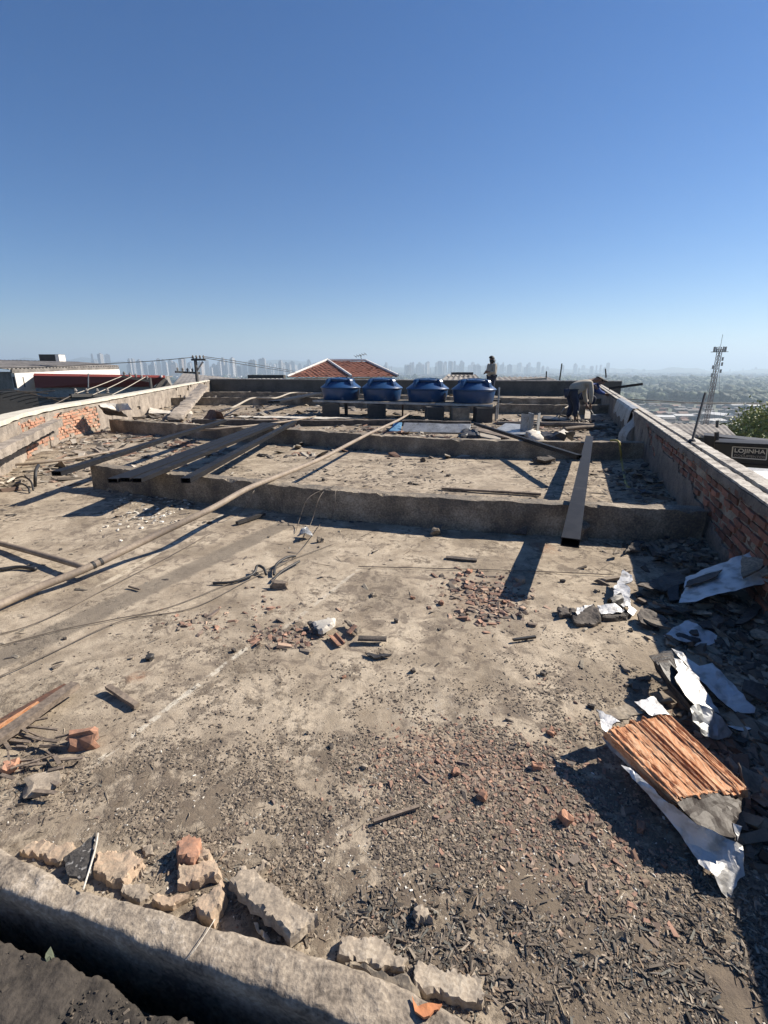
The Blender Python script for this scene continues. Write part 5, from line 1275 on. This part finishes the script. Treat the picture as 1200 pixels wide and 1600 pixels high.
def corr(p0, p1, q1, q0, pitch, amp, m, parent, name, per=8, n2=6):
    """corrugated sheet, waves run from p to q"""
    L_ = (p1 - p0).length; n = max(4, int(L_ / pitch * per)); V = []; F = []; th = .012
    nn = (p1 - p0).cross(q0 - p0).normalized(); nn = nn if nn.z > 0 else -nn
    for lay in (0, 1):
        for j in range(n2 + 1):
            for i in range(n + 1):
                p = p0.lerp(p1, i / n).lerp(q0.lerp(q1, i / n), j / n2)
                V.append(p + nn * (math.sin(i / per * 2 * math.pi) * amp - lay * th + noise.noise(p * .8) * .02))
    w_ = n + 1; o_ = w_ * (n2 + 1)
    for j in range(n2):
        for i in range(n): a = j * w_ + i; F += [(a, a+1, a+w_+1, a+w_), (a+o_, a+w_+o_, a+w_+1+o_, a+1+o_)]
    for i in range(n): F += [(i, i + o_, i + 1 + o_, i + 1), (n2*w_+i, n2*w_+i+1, n2*w_+i+1+o_, n2*w_+i+o_)]
    return MB().raw(V, F).build(name, m, parent, smooth=True)
white_house()
def red_shop():
    Y = 26.0
    t = thing('red_building', 'low building with a dark red fascia above a ribbed metal front', 'building', (A(150,600,Y).x, Y, -6))
    P = lambda px, py, dy=0: A(px, py, Y + dy)
    quadwall('fascia', [P(55,606), P(240,604,2), P(258,590,2), P(52,587)], M['redpaint'], t, .25)
    # ribbed front below
    p0, p1 = P(57,622,.3), P(245,618,2.3); q0, q1 = P(56,606,.3), P(243,604,2.3)
    for k in range(10):
        f = k / 10; MB().bar(p0.lerp(q0, f + .05), p1.lerp(q1, f + .05), .08, .045).build('metal_slat', M['zinc'], t)
    quadwall('front_wall', [P(57,650,.4), P(245,650,2.4), P(243,604,2.4), P(56,606,.4)], M['asbestos'], t, .15)
    quadwall('side_panel', [P(240,606,2.05), P(268,606,5), P(262,590,5), P(254,590,2.3)], M['asbestos'], t, .1)
    MB().box(P(252, 590, 2) + Vector((0, 0, .05)), (.1, .1, .14)).build('lamp', M['white'], t)
    rf = [P(52,587,.2), P(258,590,2.2), P(270,588.5,9), P(60,586.3,8)]
    quadwall('roof', rf, M['asbestos'], t, .05)
red_shop()
def dark_yard():
    t = thing('back_wall', 'dark wall of the neighbouring yard below the white building', 'wall', (A(0,640,22).x, 22, -6))
    a = A(-80, 612, 22); b = A(57, 611, 24)
    quadwall('wall', [Vector((a.x,a.y,-6)), Vector((b.x,b.y,-6)), b, a], M['dark'], t, .3)  # plain dark grey wall face
    for k in range(7):
        p = A(-20 + k * 12, 616 + k * 3, 21.5); MB().tube(smooth_path([p, p + Vector((1, 0, .2)), p + Vector((2.2, .2, -.1 + .2 * (k % 3)))], .3), .02, 5).build('vine', M['bark'], t)
dark_yard()
# grey sheds in the distance behind the left corner
def shed(label, pxs, Y0, Y1, m='asbestos', wallm='dark', amp=.06, pitch=.42):
    (a, b, c, d) = pxs           # eave left, eave right, ridge right, ridge left
    p0, p1, q1, q0 = A(*a, Y0), A(*b, Y0), A(*c, Y1), A(*d, Y1)
    t = thing('shed', label, 'shed', (p0.x, Y0, p0.z - 3), )
    corr(p0, p1, q1, q0, pitch, amp, M[m], t, 'roof_sheet', 4, 3)
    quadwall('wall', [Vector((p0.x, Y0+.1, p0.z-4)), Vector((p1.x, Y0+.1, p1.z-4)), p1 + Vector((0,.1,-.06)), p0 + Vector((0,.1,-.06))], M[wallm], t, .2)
    return t
shed('grey shed roof between the red building and the utility pole', ((268,603),(390,601),(376,592),(286,583)), 42, 60, amp=.015)
shed('pale flat shed roof behind the end wall, left of the tiled house', ((385,592),(445,592.5),(440,588),(400,589)), 46, 56, 'roofwhite')
shed('low dark roof right behind the man in the dark hood', ((775,596),(880,598),(855,589),(770,589)), 33, 44)
shed('corrugated shed roof behind the third blue tank', ((685,597),(756,598),(742,584),(700,585)), 33, 40)
o = MB().box(A(360+57, 588.5, 45), (3.2, 1, .3)).build('roof_slab', M['dark']); tag(o, 'dark flat slab on the roofs left of the tiled house', 'roof slab')
o = MB().bar(A(800,594.5,34), A(852,591.5,34), .5, .12).build('board', M['palewood']); tag(o, 'yellowish board lying on the low dark roof', 'board')
o = MB().box(A(722, 583.6, 38), (1.6, .6, .18)).build('ridge_block', M['dark']); tag(o, 'dark ridge block on the corrugated shed behind the tanks', 'roof block')
# tiled hip roof house
def tiled():
    Y = 44.0
    t = thing('tiled_house', 'house with a hipped clay-tile roof and white ridge lines', 'house', (A(530,600,Y).x, Y, -6))
    eL, eR = A(449,590,Y), A(622,589,Y); rL, rR = A(512,564,Y+5), A(572,565,Y+5); bL, bR = A(470,588,Y+12), A(610,588,Y+12)
    fc = A(545, 589.5, Y - 3)
    def rows(a, b, c, d, n=16, name='tile_course'):      # a,b eave; c,d ridge
        for k in range(n):
            f0, f1 = k / n, (k + 1.15) / n
            p, q = a.lerp(d, f0), b.lerp(c, f0); r_, s_ = a.lerp(d, min(1, f1)), b.lerp(c, min(1, f1)); L_ = (q - p).length; m_ = max(3, int(L_ / .22)); V = []; F = []
            up = Vector((0, 0, .06))
            for i in range(m_ + 1):
                w_ = Vector((0, 0, .035 * (i % 2))) + Vector((0, 0, random.uniform(-.015, .02)))
                V += [p.lerp(q, i / m_) + up + w_, r_.lerp(s_, i / m_) + w_ * .6, p.lerp(q, i / m_) + w_]
            for i in range(m_): a_ = i * 3; F += [(a_, a_+3, a_+4, a_+1), (a_, a_+2, a_+5, a_+3)]
            MB().raw(V, F).build(name, M['rooftile'], t)
    mid = A(549, 589.8, Y - 1)
    rows(eL, mid, rL + (rL-rL), rL, 14); rows(mid, eR, rR, rL, 14)
    for a, b in ((eL, rL), (rL, rR), (rR, eR), (rL, mid)): MB().tube([a + Vector((0,0,.1)), b + Vector((0,0,.14))], .11, 6).build('ridge_cap', M['white'], t)
    MB().raw([eL, mid, eR, rR, rL, bL, bR], [(5, 0, 4), (2, 6, 3), (4, 3, 6, 5)]).build('back_slope', M['rooftile'], t)
    quadwall('wall', [Vector((eL.x+.5, Y+.5, -6)), Vector((eR.x-.5, Y+.5, -6)), eR + Vector((-.5,.5,-.05)), eL + Vector((.5,.5,-.05))], M['white'], t, .3)
    an = thing('tv_antenna', 'television antenna above the hipped tile roof', 'antenna', A(565,566,Y+5))
    MB().tube([A(566,567,Y+5), A(563,554,Y+5)], .03, 5).build('mast', M['cable'], an)
    MB().tube([A(555,557,Y+4.6), A(572,553,Y+5.4)], .025, 5).build('boom', M['cable'], an)
    for k in range(5):
        c = A(555 + k * 4, 557 - k, Y + 4.6 + k * .2); MB().tube([c + Vector((.15,-.2,-.12)), c + Vector((-.15,.2,.12))], .018, 4).build('element', M['cable'], an)
tiled()

# utility poles and lines
def utility_pole(label, base, top, arms, r=.12):
    t = thing('utility_pole', label, 'utility pole', base)
    MB().tube([base, top], [r, r * .75], 10).build('mast', M['dark'], t, smooth=True)
    for (a, b, ins) in arms:
        arm = MB().bar(a, b, .11, .11).build('crossarm', M['dark'], t)
        for k in range(ins):
            c = a.lerp(b, (k + .5) / ins) + Vector((0, 0, .06)); MB().lathe([(.03,0),(.07,.03),(.04,.07),(.075,.10),(.05,.16),(.02,.2)], c, 8).build('insulator', M['asbestos'], arm)
    return t
Y = 30
utility_pole('utility pole with two crossarms behind the left end of the end wall', Vector((A(306,600,Y).x, Y, -6)), A(305,560,Y),
    [(A(299,562,Y), A(321,562,Y), 4), (A(274,581,Y-.8), A(312,583,Y+.3), 5)])
b_ = A(310,575,Y); MB().tube([A(309,578,Y), A(317,565,Y)], .05, 6).build('stay', M['zinc'], None)
o = [x for x in bpy.data.objects if x.name.startswith('stay') and not x.parent][0]; o.name = 'pole_brace'; tag(o, 'pale diagonal brace on the top of the utility pole', 'brace')
Y2 = 26
utility_pole('shorter pole end with a long arm of insulators just outside the left parapet', Vector((A(234,611,Y2).x, Y2, -6)), A(234,590,Y2),
    [(A(190,588,Y2-.8), A(235,596,Y2), 5), (A(110,618,Y2-8), A(176,617,Y2-6), 4)], .1)
def line(label, pts, r=.02, m='cable'):
    pipe('power_line', label, 'power line', pts, r, M[m], .8, 5, 'overhead power lines')
line('power line sagging left from the utility pole top', [A(-200,575,16), A(60,574,24), A(150,569,27), A(240,564,29), A(303,558,30)])
line('power line running right from the utility pole to the tiled house', [A(318,557,30), A(380,566,36), A(460,580,45)])
line('lower of the two lines running right from the utility pole', [A(318,559,30), A(390,571,36), A(470,584,45)])
for k, (a, b) in enumerate((((110,618),(190,588)), ((145,617),(206,588)), ((175,617),(227,589)))):
    line('pale wire slanting down the red front, %s of three' % ('leftmost', 'middle', 'rightmost')[k], [A(*a, 18.5), A((a[0]+b[0])/2, (a[1]+b[1])/2 + 1, 22), A(*b, 25.2)], .018, 'palewire')
line('service wire coming down to the left parapet', [A(-100,668,9), A(50,645,12), A(110,619,18)], .016, 'wire')
line('thin wire crossing the frame in front of the woods at the right', [A(960,622,40), A(1040,627,40), A(1120,629.5,40), A(1400,632,40)], .035)
line('second wire just below the one in front of the woods', [A(960,625,42), A(1060,630,42), A(1400,634,42)], .025)
o = pipe('vertical_rod', 'thin upright rod on the neighbouring wall in front of the red front', 'rod', [A(138,606,19), A(138,583,19)], .02, M['zinc'])
for lab, a, b in (('thin aerial mast left of the worker, taller one', (874,597), (878,568)), ('thin aerial mast left of the worker, shorter one', (853,597), (854,580)), ('thin aerial mast behind the blue-shirted worker', (947,590), (946,576))):
    pipe('aerial_mast', lab, 'mast', [A(*a, 38), A(*b, 38)], .05, M['cable'])

# ------------------------------------------------------------------ right side: shed, sign, tree
shed('grey corrugated roof just beyond the right parapet', ((1074,681),(1157,685),(1134,664),(1044,661)), 17, 24, amp=.035, pitch=.19)
def sign():
    Y = 13.5
    t = thing('shop_sign', 'black shop sign board with white LOJINHA lettering', 'sign', A(1160,740,Y))
    p0, p1 = A(1117,724,Y+.3), A(1320,742,Y-1.5); q1, q0 = A(1320,700,Y-1.5), A(1117,691,Y+.3)
    quadwall('board', [p0, p1, q1, q0], M['blackpaint'], t, .4)
    MB().bar(q0 + Vector((0,-.05,.02)), q1 + Vector((0,-.05,.02)), .5, .05).build('top_trim', M['steel'], t)
    MB().bar(p0.lerp(q0,.12) + Vector((0,-.03,0)), p1.lerp(q1,.12) + Vector((0,-.03,0)), .04, .03).build('lower_trim', M['steel'], t)
    def on(px, py): # intersect with board plane, slightly proud
        n = (p1 - p0).cross(q0 - p0).normalized(); d = D(px, py); c = Vector((0, 0, CH)); tt = (p0 - c).dot(n) / d.dot(n); return c + d * (tt * .997)
    fr = [on(1145,698), on(1199,701), on(1197,718.5), on(1143.5,714.5)]
    for a, b in zip(fr, fr[1:] + fr[:1]): MB().bar(a, b, .02, .022).build('frame_line', M['white'], t)
    def text(s, a, b, top, name, m):
        cu = bpy.data.curves.new(name, 'FONT'); cu.body = s; cu.extrude = .01; cu.size = 1; cu.offset = .012 if name == 'lettering' else 0
        o = bpy.data.objects.new(name, cu); col.objects.link(o); bpy.context.view_layer.update()
        me = bpy.data.meshes.new_from_object(o.evaluated_get(bpy.context.evaluated_depsgraph_get())); bpy.data.objects.remove(o)
        xs = [v.co.x for v in me.vertices]; ys = [v.co.y for v in me.vertices]; x0, x1, y0, y1 = min(xs), max(xs), min(ys), max(ys)
        ex = b - a; ey = top - a; nz = ex.cross(ey).normalized()
        for v in me.vertices:
            u, w_ = (v.co.x - x0) / (x1 - x0), (v.co.y - y0) / (y1 - y0); v.co = a + ex * u + ey * w_ + nz * v.co.z
        me.materials.append(m); link(me, name, t)
    text('LOJINHA', on(1147.5,708.5), on(1195.5,711.5), on(1148.2,700.5), 'lettering', M['white'])
    text('DOCUMENTOS', on(1147,713), on(1195,716.5), on(1147.4,709.6), 'small_lettering', M['greycap'])
    # building body under and beside
    b_ = thing('black_building', 'dark building carrying the shop sign beyond the right parapet', 'building', A(1160,760,Y+1))
    quadwall('wall', [A(1100,745,Y+.9), A(1330,770,Y-.9), A(1330,703,Y-.9), A(1100,680,Y+.9)], M['blackpaint'], b_, .3)
    quadwall('base_wall', [Vector((p0.x-1, Y+1.2, -6)), Vector((p1.x, Y-.6, -6)), A(1330,745,Y-.6), A(1100,720,Y+1.2)], M['dark'], b_, .3)
    rf = thing('white_roof', 'bright white flat roof strip below the shop sign', 'roof', A(1190,750,9))
    quadwall('roof_edge', [A(1150,737,11), A(1330,752,10), A(1330,741,10.3), A(1150,729,11.3)], M['zinc'], rf, .1)
    V = [A(1150,737,10.9), A(1330,750,9.9), A(1340,800,7.2), A(1200,775,8.0)]
    quadwall('roof_sheet', V, M['white'], rf, .05)
sign()
def post(px, y0, y1, Y): 
    o = MB().tube([A(px-1,y1,Y), A(px,y0,Y)], .06, 8).build('short_post', M['dark']); tag(o, 'dark post beside the grey corrugated roof, %s' % ('left of the sign' if px < 1120.5 and y0 < 680 and y1 > 680 else 'on its ridge'), 'post')
post(1120, 675, 712, 14); post(1121, 657, 668, 22)
def foliage_cards(n, c, rad, size, seed=0, hol=.35):
    """many leaf-sized quads through the crown volume; numpy"""
    rg = np.random.default_rng(seed)
    cl = rg.normal(0, 1, (60, 3)); cl /= np.linalg.norm(cl, axis=1)[:, None]; cl *= rg.uniform(.45, .95, (60, 1)); cl *= np.array(rad)
    idx = rg.integers(0, 60, n); p = cl[idx] + rg.normal(0, .15, (n, 3)) * np.array(rad)
    p += np.array(c)
    a = rg.normal(0, 1, (n, 3)); a /= np.linalg.norm(a, axis=1)[:, None]; b = np.cross(a, rg.normal(0, 1, (n, 3))); b /= np.linalg.norm(b, axis=1)[:, None]
    s = rg.uniform(.5, 1.2, (n, 1)) * size
    V = np.stack([p - a * s, p + b * s * .45, p + a * s, p - b * s * .45], 1)
    return V.reshape(-1, 3), n
def tree(name, label, base, h, rad, n, size, cols, group=None, seed=0):
    t = thing(name, label, 'tree', base, group); base = Vector(base); c = base + Vector((0, 0, h))
    V, n = foliage_cards(n, c, rad, size, seed)
    me = bpy.data.meshes.new('crown'); me.vertices.add(n * 4); me.vertices.foreach_set('co', V.reshape(-1)); me.loops.add(n * 4); me.loops.foreach_set('vertex_index', np.arange(n * 4, dtype=np.int32))
    me.polygons.add(n); me.polygons.foreach_set('loop_start', np.arange(0, n * 4, 4, dtype=np.int32)); me.update(calc_edges=True)
    at = me.attributes.new('tint', 'FLOAT_COLOR', 'POINT'); cc = np.array(cols)[rng.integers(0, len(cols), n)] * rng.uniform(.7, 1.3, (n, 1)); c4 = np.ones((n, 4, 4)); c4[:, :, :3] = cc[:, None]
    at.data.foreach_set('color', c4.reshape(-1).astype(np.float32)); me.materials.append(M['leaf']); link(me, 'crown', t)
    MB().tube([base, base + Vector((.1,0,h*.5)), c + Vector((0,0,-.2))], [.22, .17, .08], 8).build('trunk', M['bark'], t, smooth=True)
    for k in range(5):
        a = k * 1.3; MB().tube([base + Vector((0,0,h*.55)), c + Vector((math.cos(a) * rad[0] * .6, math.sin(a) * rad[1] * .6, random.uniform(-.3,.4) * rad[2]))], [.09, .03], 6).build('limb', M['bark'], t, smooth=True)
M['leaf'] = mat('leaves', (1,1,1), (.8,.8,.8), rough=.6, scale=3, fine=20, bump=0, attr='tint')
cT = A(1188, 676, 27)
tree('leafy_tree', 'green leafy tree behind the shop sign at the right edge', (cT.x + 1, 27, -6), cT.z + 5.8, (3.0, 2.6, 1.6), 15000, .11, [(.24,.28,.06),(.30,.33,.09),(.15,.19,.05),(.38,.38,.13)], seed=3)

# ------------------------------------------------------------------ terrain and distance
def terrain():
    V = []; F = []; rs = [0]; r_ = 25
    while r_ < 16000: rs.append(r_); r_ *= 1.13
    n = 96
    for i, r_ in enumerate(rs):
        for k in range(n):
            a = 2 * math.pi * k / n; x, y = r_ * math.cos(a), 15 + r_ * math.sin(a); V.append((x, y, terrain_z(x, y)))
    for i in range(len(rs) - 1):
        for k in range(n): F.append((i*n+k, i*n+(k+1) % n, (i+1)*n+(k+1) % n, (i+1)*n+k))
    m = mat('land', (.055,.07,.03), (.085,.08,.05), scale=.004, fine=.03, bump=0, c3=(.04,.055,.022), world=True)
    me = bpy.data.meshes.new('ground'); me.from_pydata(V, [], F); me.materials.append(m); me.polygons.foreach_set('use_smooth', [True]*len(me.polygons))
    o = bpy.data.objects.new('ground', me); col.objects.link(o); tag(o, kind='structure')
terrain()
def hills():
    V = []; F = []; n = 260
    for j, (r_, k_) in enumerate(((4800, 0), (5600, .55), (6600, 1.0), (8000, 0))):
        for i in range(n + 1):
            a = R(25) + R(130) * i / n; x, y = r_ * math.cos(a), r_ * math.sin(a)
            left = max(0, min(1, (math.degrees(a) - 60) / 60))
            h = (60 + 190 * left) * (.55 + .45 * noise.noise((a * 5, 1, j * .1))) + 40 * noise.noise((a * 17, 2, j * .3)) + 25 * noise.noise((a * 50, 2, j))
            V.append((x, y, -50.5 + max(0, h) * k_))
    for j in range(3):
        for i in range(n): a = j * (n + 1) + i; F.append((a, a + 1, a + n + 2, a + n + 1))
    o = MB().raw(V, F).build('hills', M['mountain'], smooth=True); tag(o, kind='structure')
hills()
# skyline
def skyline():
    protos = []
    for k, (m, w_, d_) in enumerate((('tower1', 18, 16), ('tower2', 26, 18), ('tower3', 20, 20), ('tower1', 30, 14))):
        bmb = MB().box((0, 0, .5), (w_, d_, 1)); me = bpy.data.meshes.new('body'); me.from_pydata(bmb.v, [], bmb.f); me.materials.append(M[m])
        rb = MB().box((0, 0, 0), (w_ * .4, d_ * .5, 6)); me2 = bpy.data.meshes.new('roof_block'); me2.from_pydata(rb.v, [], rb.f); me2.materials.append(M['tower2']); protos.append((me, me2))
    rr = random.Random(5)
    names = ['pale high-rise tower in the hazy skyline', 'grey high-rise slab in the hazy skyline', 'tan high-rise tower in the hazy skyline', 'wide pale high-rise slab in the hazy skyline']
    clusters = [(142,180,7,2900,112,.35), (198,270,24,2900,88,.45), (270,400,60,3000,80,.6), (400,500,46,3300,85,.6), (500,600,10,3700,70,.6), (600,700,44,3700,80,.6), (700,800,36,4000,86,.6), (800,950,30,4400,84,.6), (960,1200,14,5600,45,.6), (-300,140,18,3400,60,.6), (1200,1500,8,5600,45,.6)]
    for (x0, x1, n, Y, H, v) in clusters:
        for _ in range(n):
            Yk = Y * rr.uniform(.85, 1.25); px = rr.uniform(x0, x1); p = A(px, 575, Yk); k = rr.choice((0, 0, 1, 1, 2, 3)); h = H * rr.uniform(1 - v, 1.1) + 12
            me = bpy.data.meshes.new('body'); src = protos[k][0]; s_ = rr.uniform(.6, 1.2)
            body = bpy.data.objects.new('high_rise', src.copy()); body.data.transform(Matrix.Diagonal((s_, s_, h, 1))); col.objects.link(body)
            body.location = (p.x, p.y, -50); body.rotation_euler.z = rr.uniform(-.6, .6)
            tag(body, names[k], 'tower block', 'high-rise towers on the horizon')
            rbk = bpy.data.objects.new('roof_block', protos[k][1]); col.objects.link(rbk); rbk.parent = body; rbk.location = (0, 0, h + 2)
skyline()
# low city fabric and woods on the plain
def lowcity():
    n = 9000; ang = rng.uniform(R(28), R(150), n); r_ = 2300 * np.exp(rng.random(n) * 1.1)
    V = []; F = []
    T = MB().box((0,0,.5), (1,1,1))
    vs = np.array(T.v); fs = np.array(T.f); P = np.repeat(vs[None], n, 0); P[:, :, 0] *= rng.uniform(8, 30, (n,1)); P[:, :, 1] *= rng.uniform(8, 25, (n,1)); P[:, :, 2] *= rng.uniform(5, 16, (n,1))
    P[:, :, 0] += (np.cos(ang) * r_)[:, None]; P[:, :, 1] += (np.sin(ang) * r_)[:, None]; P[:, :, 2] -= 50
    Fq = (fs[None] + (np.arange(n) * 8)[:, None, None]).reshape(-1)
    me = bpy.data.meshes.new('distant_town'); me.vertices.add(n * 8); me.vertices.foreach_set('co', P.reshape(-1)); me.loops.add(len(Fq)); me.loops.foreach_set('vertex_index', Fq.astype(np.int32))
    me.polygons.add(n * 6); me.polygons.foreach_set('loop_start', np.arange(0, n * 24, 4, dtype=np.int32)); me.polygons.foreach_set('use_smooth', [False] * len(me.polygons)); me.update(calc_edges=True); me.materials.append(M['grit'])
    at = me.attributes.new('tint', 'FLOAT_COLOR', 'POINT'); c4 = np.ones((n, 8, 4)); c4[:, :, :3] = pal((.45,.42,.38),(.3,.28,.26),(.3,.2,.15),(.6,.58,.55))(n)[:, None]; at.data.foreach_set('color', c4.reshape(-1).astype(np.float32))
    o = bpy.data.objects.new('distant_town', me); col.objects.link(o); o['kind'] = 'stuff'
lowcity()
def woods():
    bm = bmesh.new(); bmesh.ops.create_icosphere(bm, subdivisions=2, radius=1); bv = np.array([v.co[:] for v in bm.verts]); bf = np.array([[v.index for v in f.verts] for f in bm.faces]); bm.free()
    nV = len(bv)
    pxs = rng.uniform(760, 1600, 8600); Ys = 720 * np.exp(rng.random(8600) * 1.1)
    left = rng.uniform(-400, 760, 900); Yl = 1500 * np.exp(rng.random(900) * .5)
    pxs = np.concatenate([pxs, left]); Ys = np.concatenate([Ys, Yl]); n = len(pxs)
    X = np.array([A(a, 590, b).x for a, b in zip(pxs, Ys)])
    keep = np.array([noise.noise((x / 180, y / 180, 1)) > -.22 for x, y in zip(X, Ys)]); X, Ys = X[keep], Ys[keep]; n = len(X)
    P = np.repeat(bv[None], n, 0) * (1 + rng.uniform(-.4, .4, (n, nV, 1))); s = rng.uniform(3, 8.5, (n, 1)) * np.where(Ys < 1500, 1, 1.4)[:, None]
    hb = np.array([max(0, noise.noise((x / 90, y / 90, 6))) for x, y in zip(X, Ys)])
    P[:, :, 0] = P[:, :, 0] * s + X[:, None]; P[:, :, 1] = P[:, :, 1] * s + Ys[:, None]; P[:, :, 2] = P[:, :, 2] * s * .8 - 50 + s * .7 + (hb * 16)[:, None]
    Fq = (bf[None] + (np.arange(n) * nV)[:, None, None]).reshape(-1); nf = n * len(bf)
    me = bpy.data.meshes.new('woodland'); me.vertices.add(n * nV); me.vertices.foreach_set('co', P.reshape(-1)); me.loops.add(nf * 3); me.loops.foreach_set('vertex_index', Fq.astype(np.int32))
    me.polygons.add(nf); me.polygons.foreach_set('loop_start', np.arange(0, nf * 3, 3, dtype=np.int32)); me.update(calc_edges=True); me.materials.append(M['forest'])
    at = me.attributes.new('tint', 'FLOAT_COLOR', 'POINT'); c4 = np.ones((n, nV, 4)); c4[:, :, :3] = rng.uniform(.5, 1.8, (n, 1, 1)) * np.ones((n, 1, 3)); at.data.foreach_set('color', c4.reshape(-1).astype(np.float32))
    o = bpy.data.objects.new('woodland', me); col.objects.link(o); o['kind'] = 'stuff'
woods()
def town():
    """houses on the slope beyond the right parapet"""
    rr = random.Random(11); protos = []
    for wm, rm, w_, d_, h, rh, lab in (('wallbeige','roofred',9,8,3.4,1.8,'beige house with a clay roof in the town below'), ('wallwhite','roofgrey',10,9,3.6,1.2,'pale house with a grey roof in the town below'), ('wallbeige','roofgrey',12,8,5.5,1.0,'two-storey beige house with a grey roof in the town below'), ('wallwhite','roofwhite',24,14,5.0,1.6,'large white-roofed shed in the town below')):
        wl = MB().box((0,0,h/2 - 2), (w_, d_, h + 4)); me = bpy.data.meshes.new('wall'); me.from_pydata(wl.v, [], wl.f); me.materials.append(M[wm])
        x, y = w_/2 + .4, d_/2 + .4; V = [(-x,-y,h),(x,-y,h),(x,y,h),(-x,y,h),(-x,0,h+rh),(x,0,h+rh),(-x,-y,h-.2),(x,-y,h-.2),(x,y,h-.2),(-x,y,h-.2)]
        F = [(0,1,5,4),(2,3,4,5),(0,4,3),(1,2,5),(6,7,1,0),(8,9,3,2),(7,8,2,1),(9,6,0,3),(9,8,7,6)]
        m2 = bpy.data.meshes.new('roof'); m2.from_pydata(V, [], F); m2.materials.append(M[rm])
        m3 = MB()
        for k in range(int(w_ // 3)): m3.box((-w_/2 + 1.5 + k * 3, -d_/2 - .02, h * .55), (1.1, .08, 1.0))
        m4 = bpy.data.meshes.new('windows'); m4.from_pydata(m3.v, [], m3.f); m4.materials.append(M['dark'])
        protos.append((me, m2, m4, lab))
    cnt = 0; placed = []
    while cnt < 285:
        px = rr.uniform(930, 1300); Y = 150 * math.exp(rr.random() * 1.65); p = A(px, 600, Y); z = terrain_z(p.x, Y)
        if any((p.x - a) ** 2 + (Y - b) ** 2 < 110 for a, b in placed): continue
        if Y > 680: continue
        placed.append((p.x, Y)); k = rr.choice((0,0,0,0,1,1,1,1,2,2,2,3)); me, m2, m4, lab = protos[k]
        t = thing('house', lab, 'house', (p.x, Y, z), 'houses in the town below'); t.rotation_euler.z = rr.uniform(-.5, .5) + (1.57 if rr.random() < .4 else 0); s_ = rr.uniform(.8, 1.15); t.scale = (s_, s_, s_)
        for nm, mm in (('wall', me), ('roof', m2)): o = bpy.data.objects.new(nm, mm); col.objects.link(o); o.parent = t
        if Y < 400: o = bpy.data.objects.new('window_row', m4); col.objects.link(o); o.parent = t
        cnt += 1
town()
# telecom mast
def mast():
    Y = 260.0; base = A(1104, 656, Y); base.z = terrain_z(base.x, Y); top = A(1125, 545, Y); top = Vector((base.x + (top.x - base.x), Y, top.z))
    top.x = A(1125, 545, Y).x; bx = A(1104, 656, Y).x; ax = (top.x + bx) / 2; 
    t = thing('telecom_mast', 'tall lattice telecom mast with antennas standing over the town', 'mast', (ax, Y, base.z))
    tz = top.z; bz = base.z; w_ = 1.6; n = 26
    c = [(ax - w_/2, Y - w_/2), (ax + w_/2, Y - w_/2), (ax + w_/2, Y + w_/2), (ax - w_/2, Y + w_/2)]
    for (x, y) in c: MB().tube([(x, y, bz), (x, y, tz)], .16, 5).build('leg', M['rust'], t)
    m = MB()
    for k in range(n):
        z0 = bz + (tz - bz) * k / n; z1 = bz + (tz - bz) * (k + 1) / n
        for i in range(4):
            a, b = c[i], c[(i + 1) % 4]; a, b = (a, b) if k % 2 else (b, a); m.tube([(a[0], a[1], z0), (b[0], b[1], z1)], .10, 4, False); m.tube([(a[0], a[1], z0), (b[0], b[1], z0)], .08, 4, False)
    m.build('lattice', M['rust'], t)
    o = MB().box((ax, Y, tz - 1.5), (5.5, 5.5, .25)).build('platform', M['cable'], t)
    for k in range(8):
        a = k * .785; MB().box((ax + math.cos(a) * 2.6, Y + math.sin(a) * 2.6, tz - .3), (.55, .4, 2.6), a).build('antenna_panel', M['asbestos'], t)
    for (dz, dx) in ((-9, -2.2), (-7.5, 2.2), (-11, 2.2), (-13, -2.0), (-5, 2.0)): MB().box((ax + dx, Y - .5, tz + dz), (.7, .5, 1.8)).build('antenna_panel', M['asbestos'], t)
    MB().tube([(ax, Y, tz), (ax, Y, tz + 7)], .10, 5).build('lightning_rod', M['cable'], t)
    for k, (dx, dy) in enumerate(((-22,-10), (20,-8), (2,22))):
        for f in (.95, .6): MB().tube([(ax, Y, bz + (tz-bz) * f), (ax + dx * .5, Y + dy * .5, bz)], .05, 4, False).build('guy_wire', M['cable'], t)
mast()
# haze
def haze():
    o = MB().box((0, 0, 90), (40000, 40000, 300)).build('haze', None, origin=(0, 0, 0)); o['kind'] = 'stuff'
    m = bpy.data.materials.new('haze'); m.use_nodes = True; t = m.node_tree; t.nodes.remove(t.nodes['Principled BSDF'])
    v = t.nodes.new('ShaderNodeVolumePrincipled'); v.inputs['Density'].default_value = HAZE; v.inputs['Color'].default_value = (.66,.84,1,1); v.inputs['Anisotropy'].default_value = .2
    t.links.new(v.outputs[0], t.nodes['Material Output'].inputs['Volume']); o.data.materials.append(m)
HAZE = 3.0e-4
haze()
print('objects', len(bpy.data.objects))
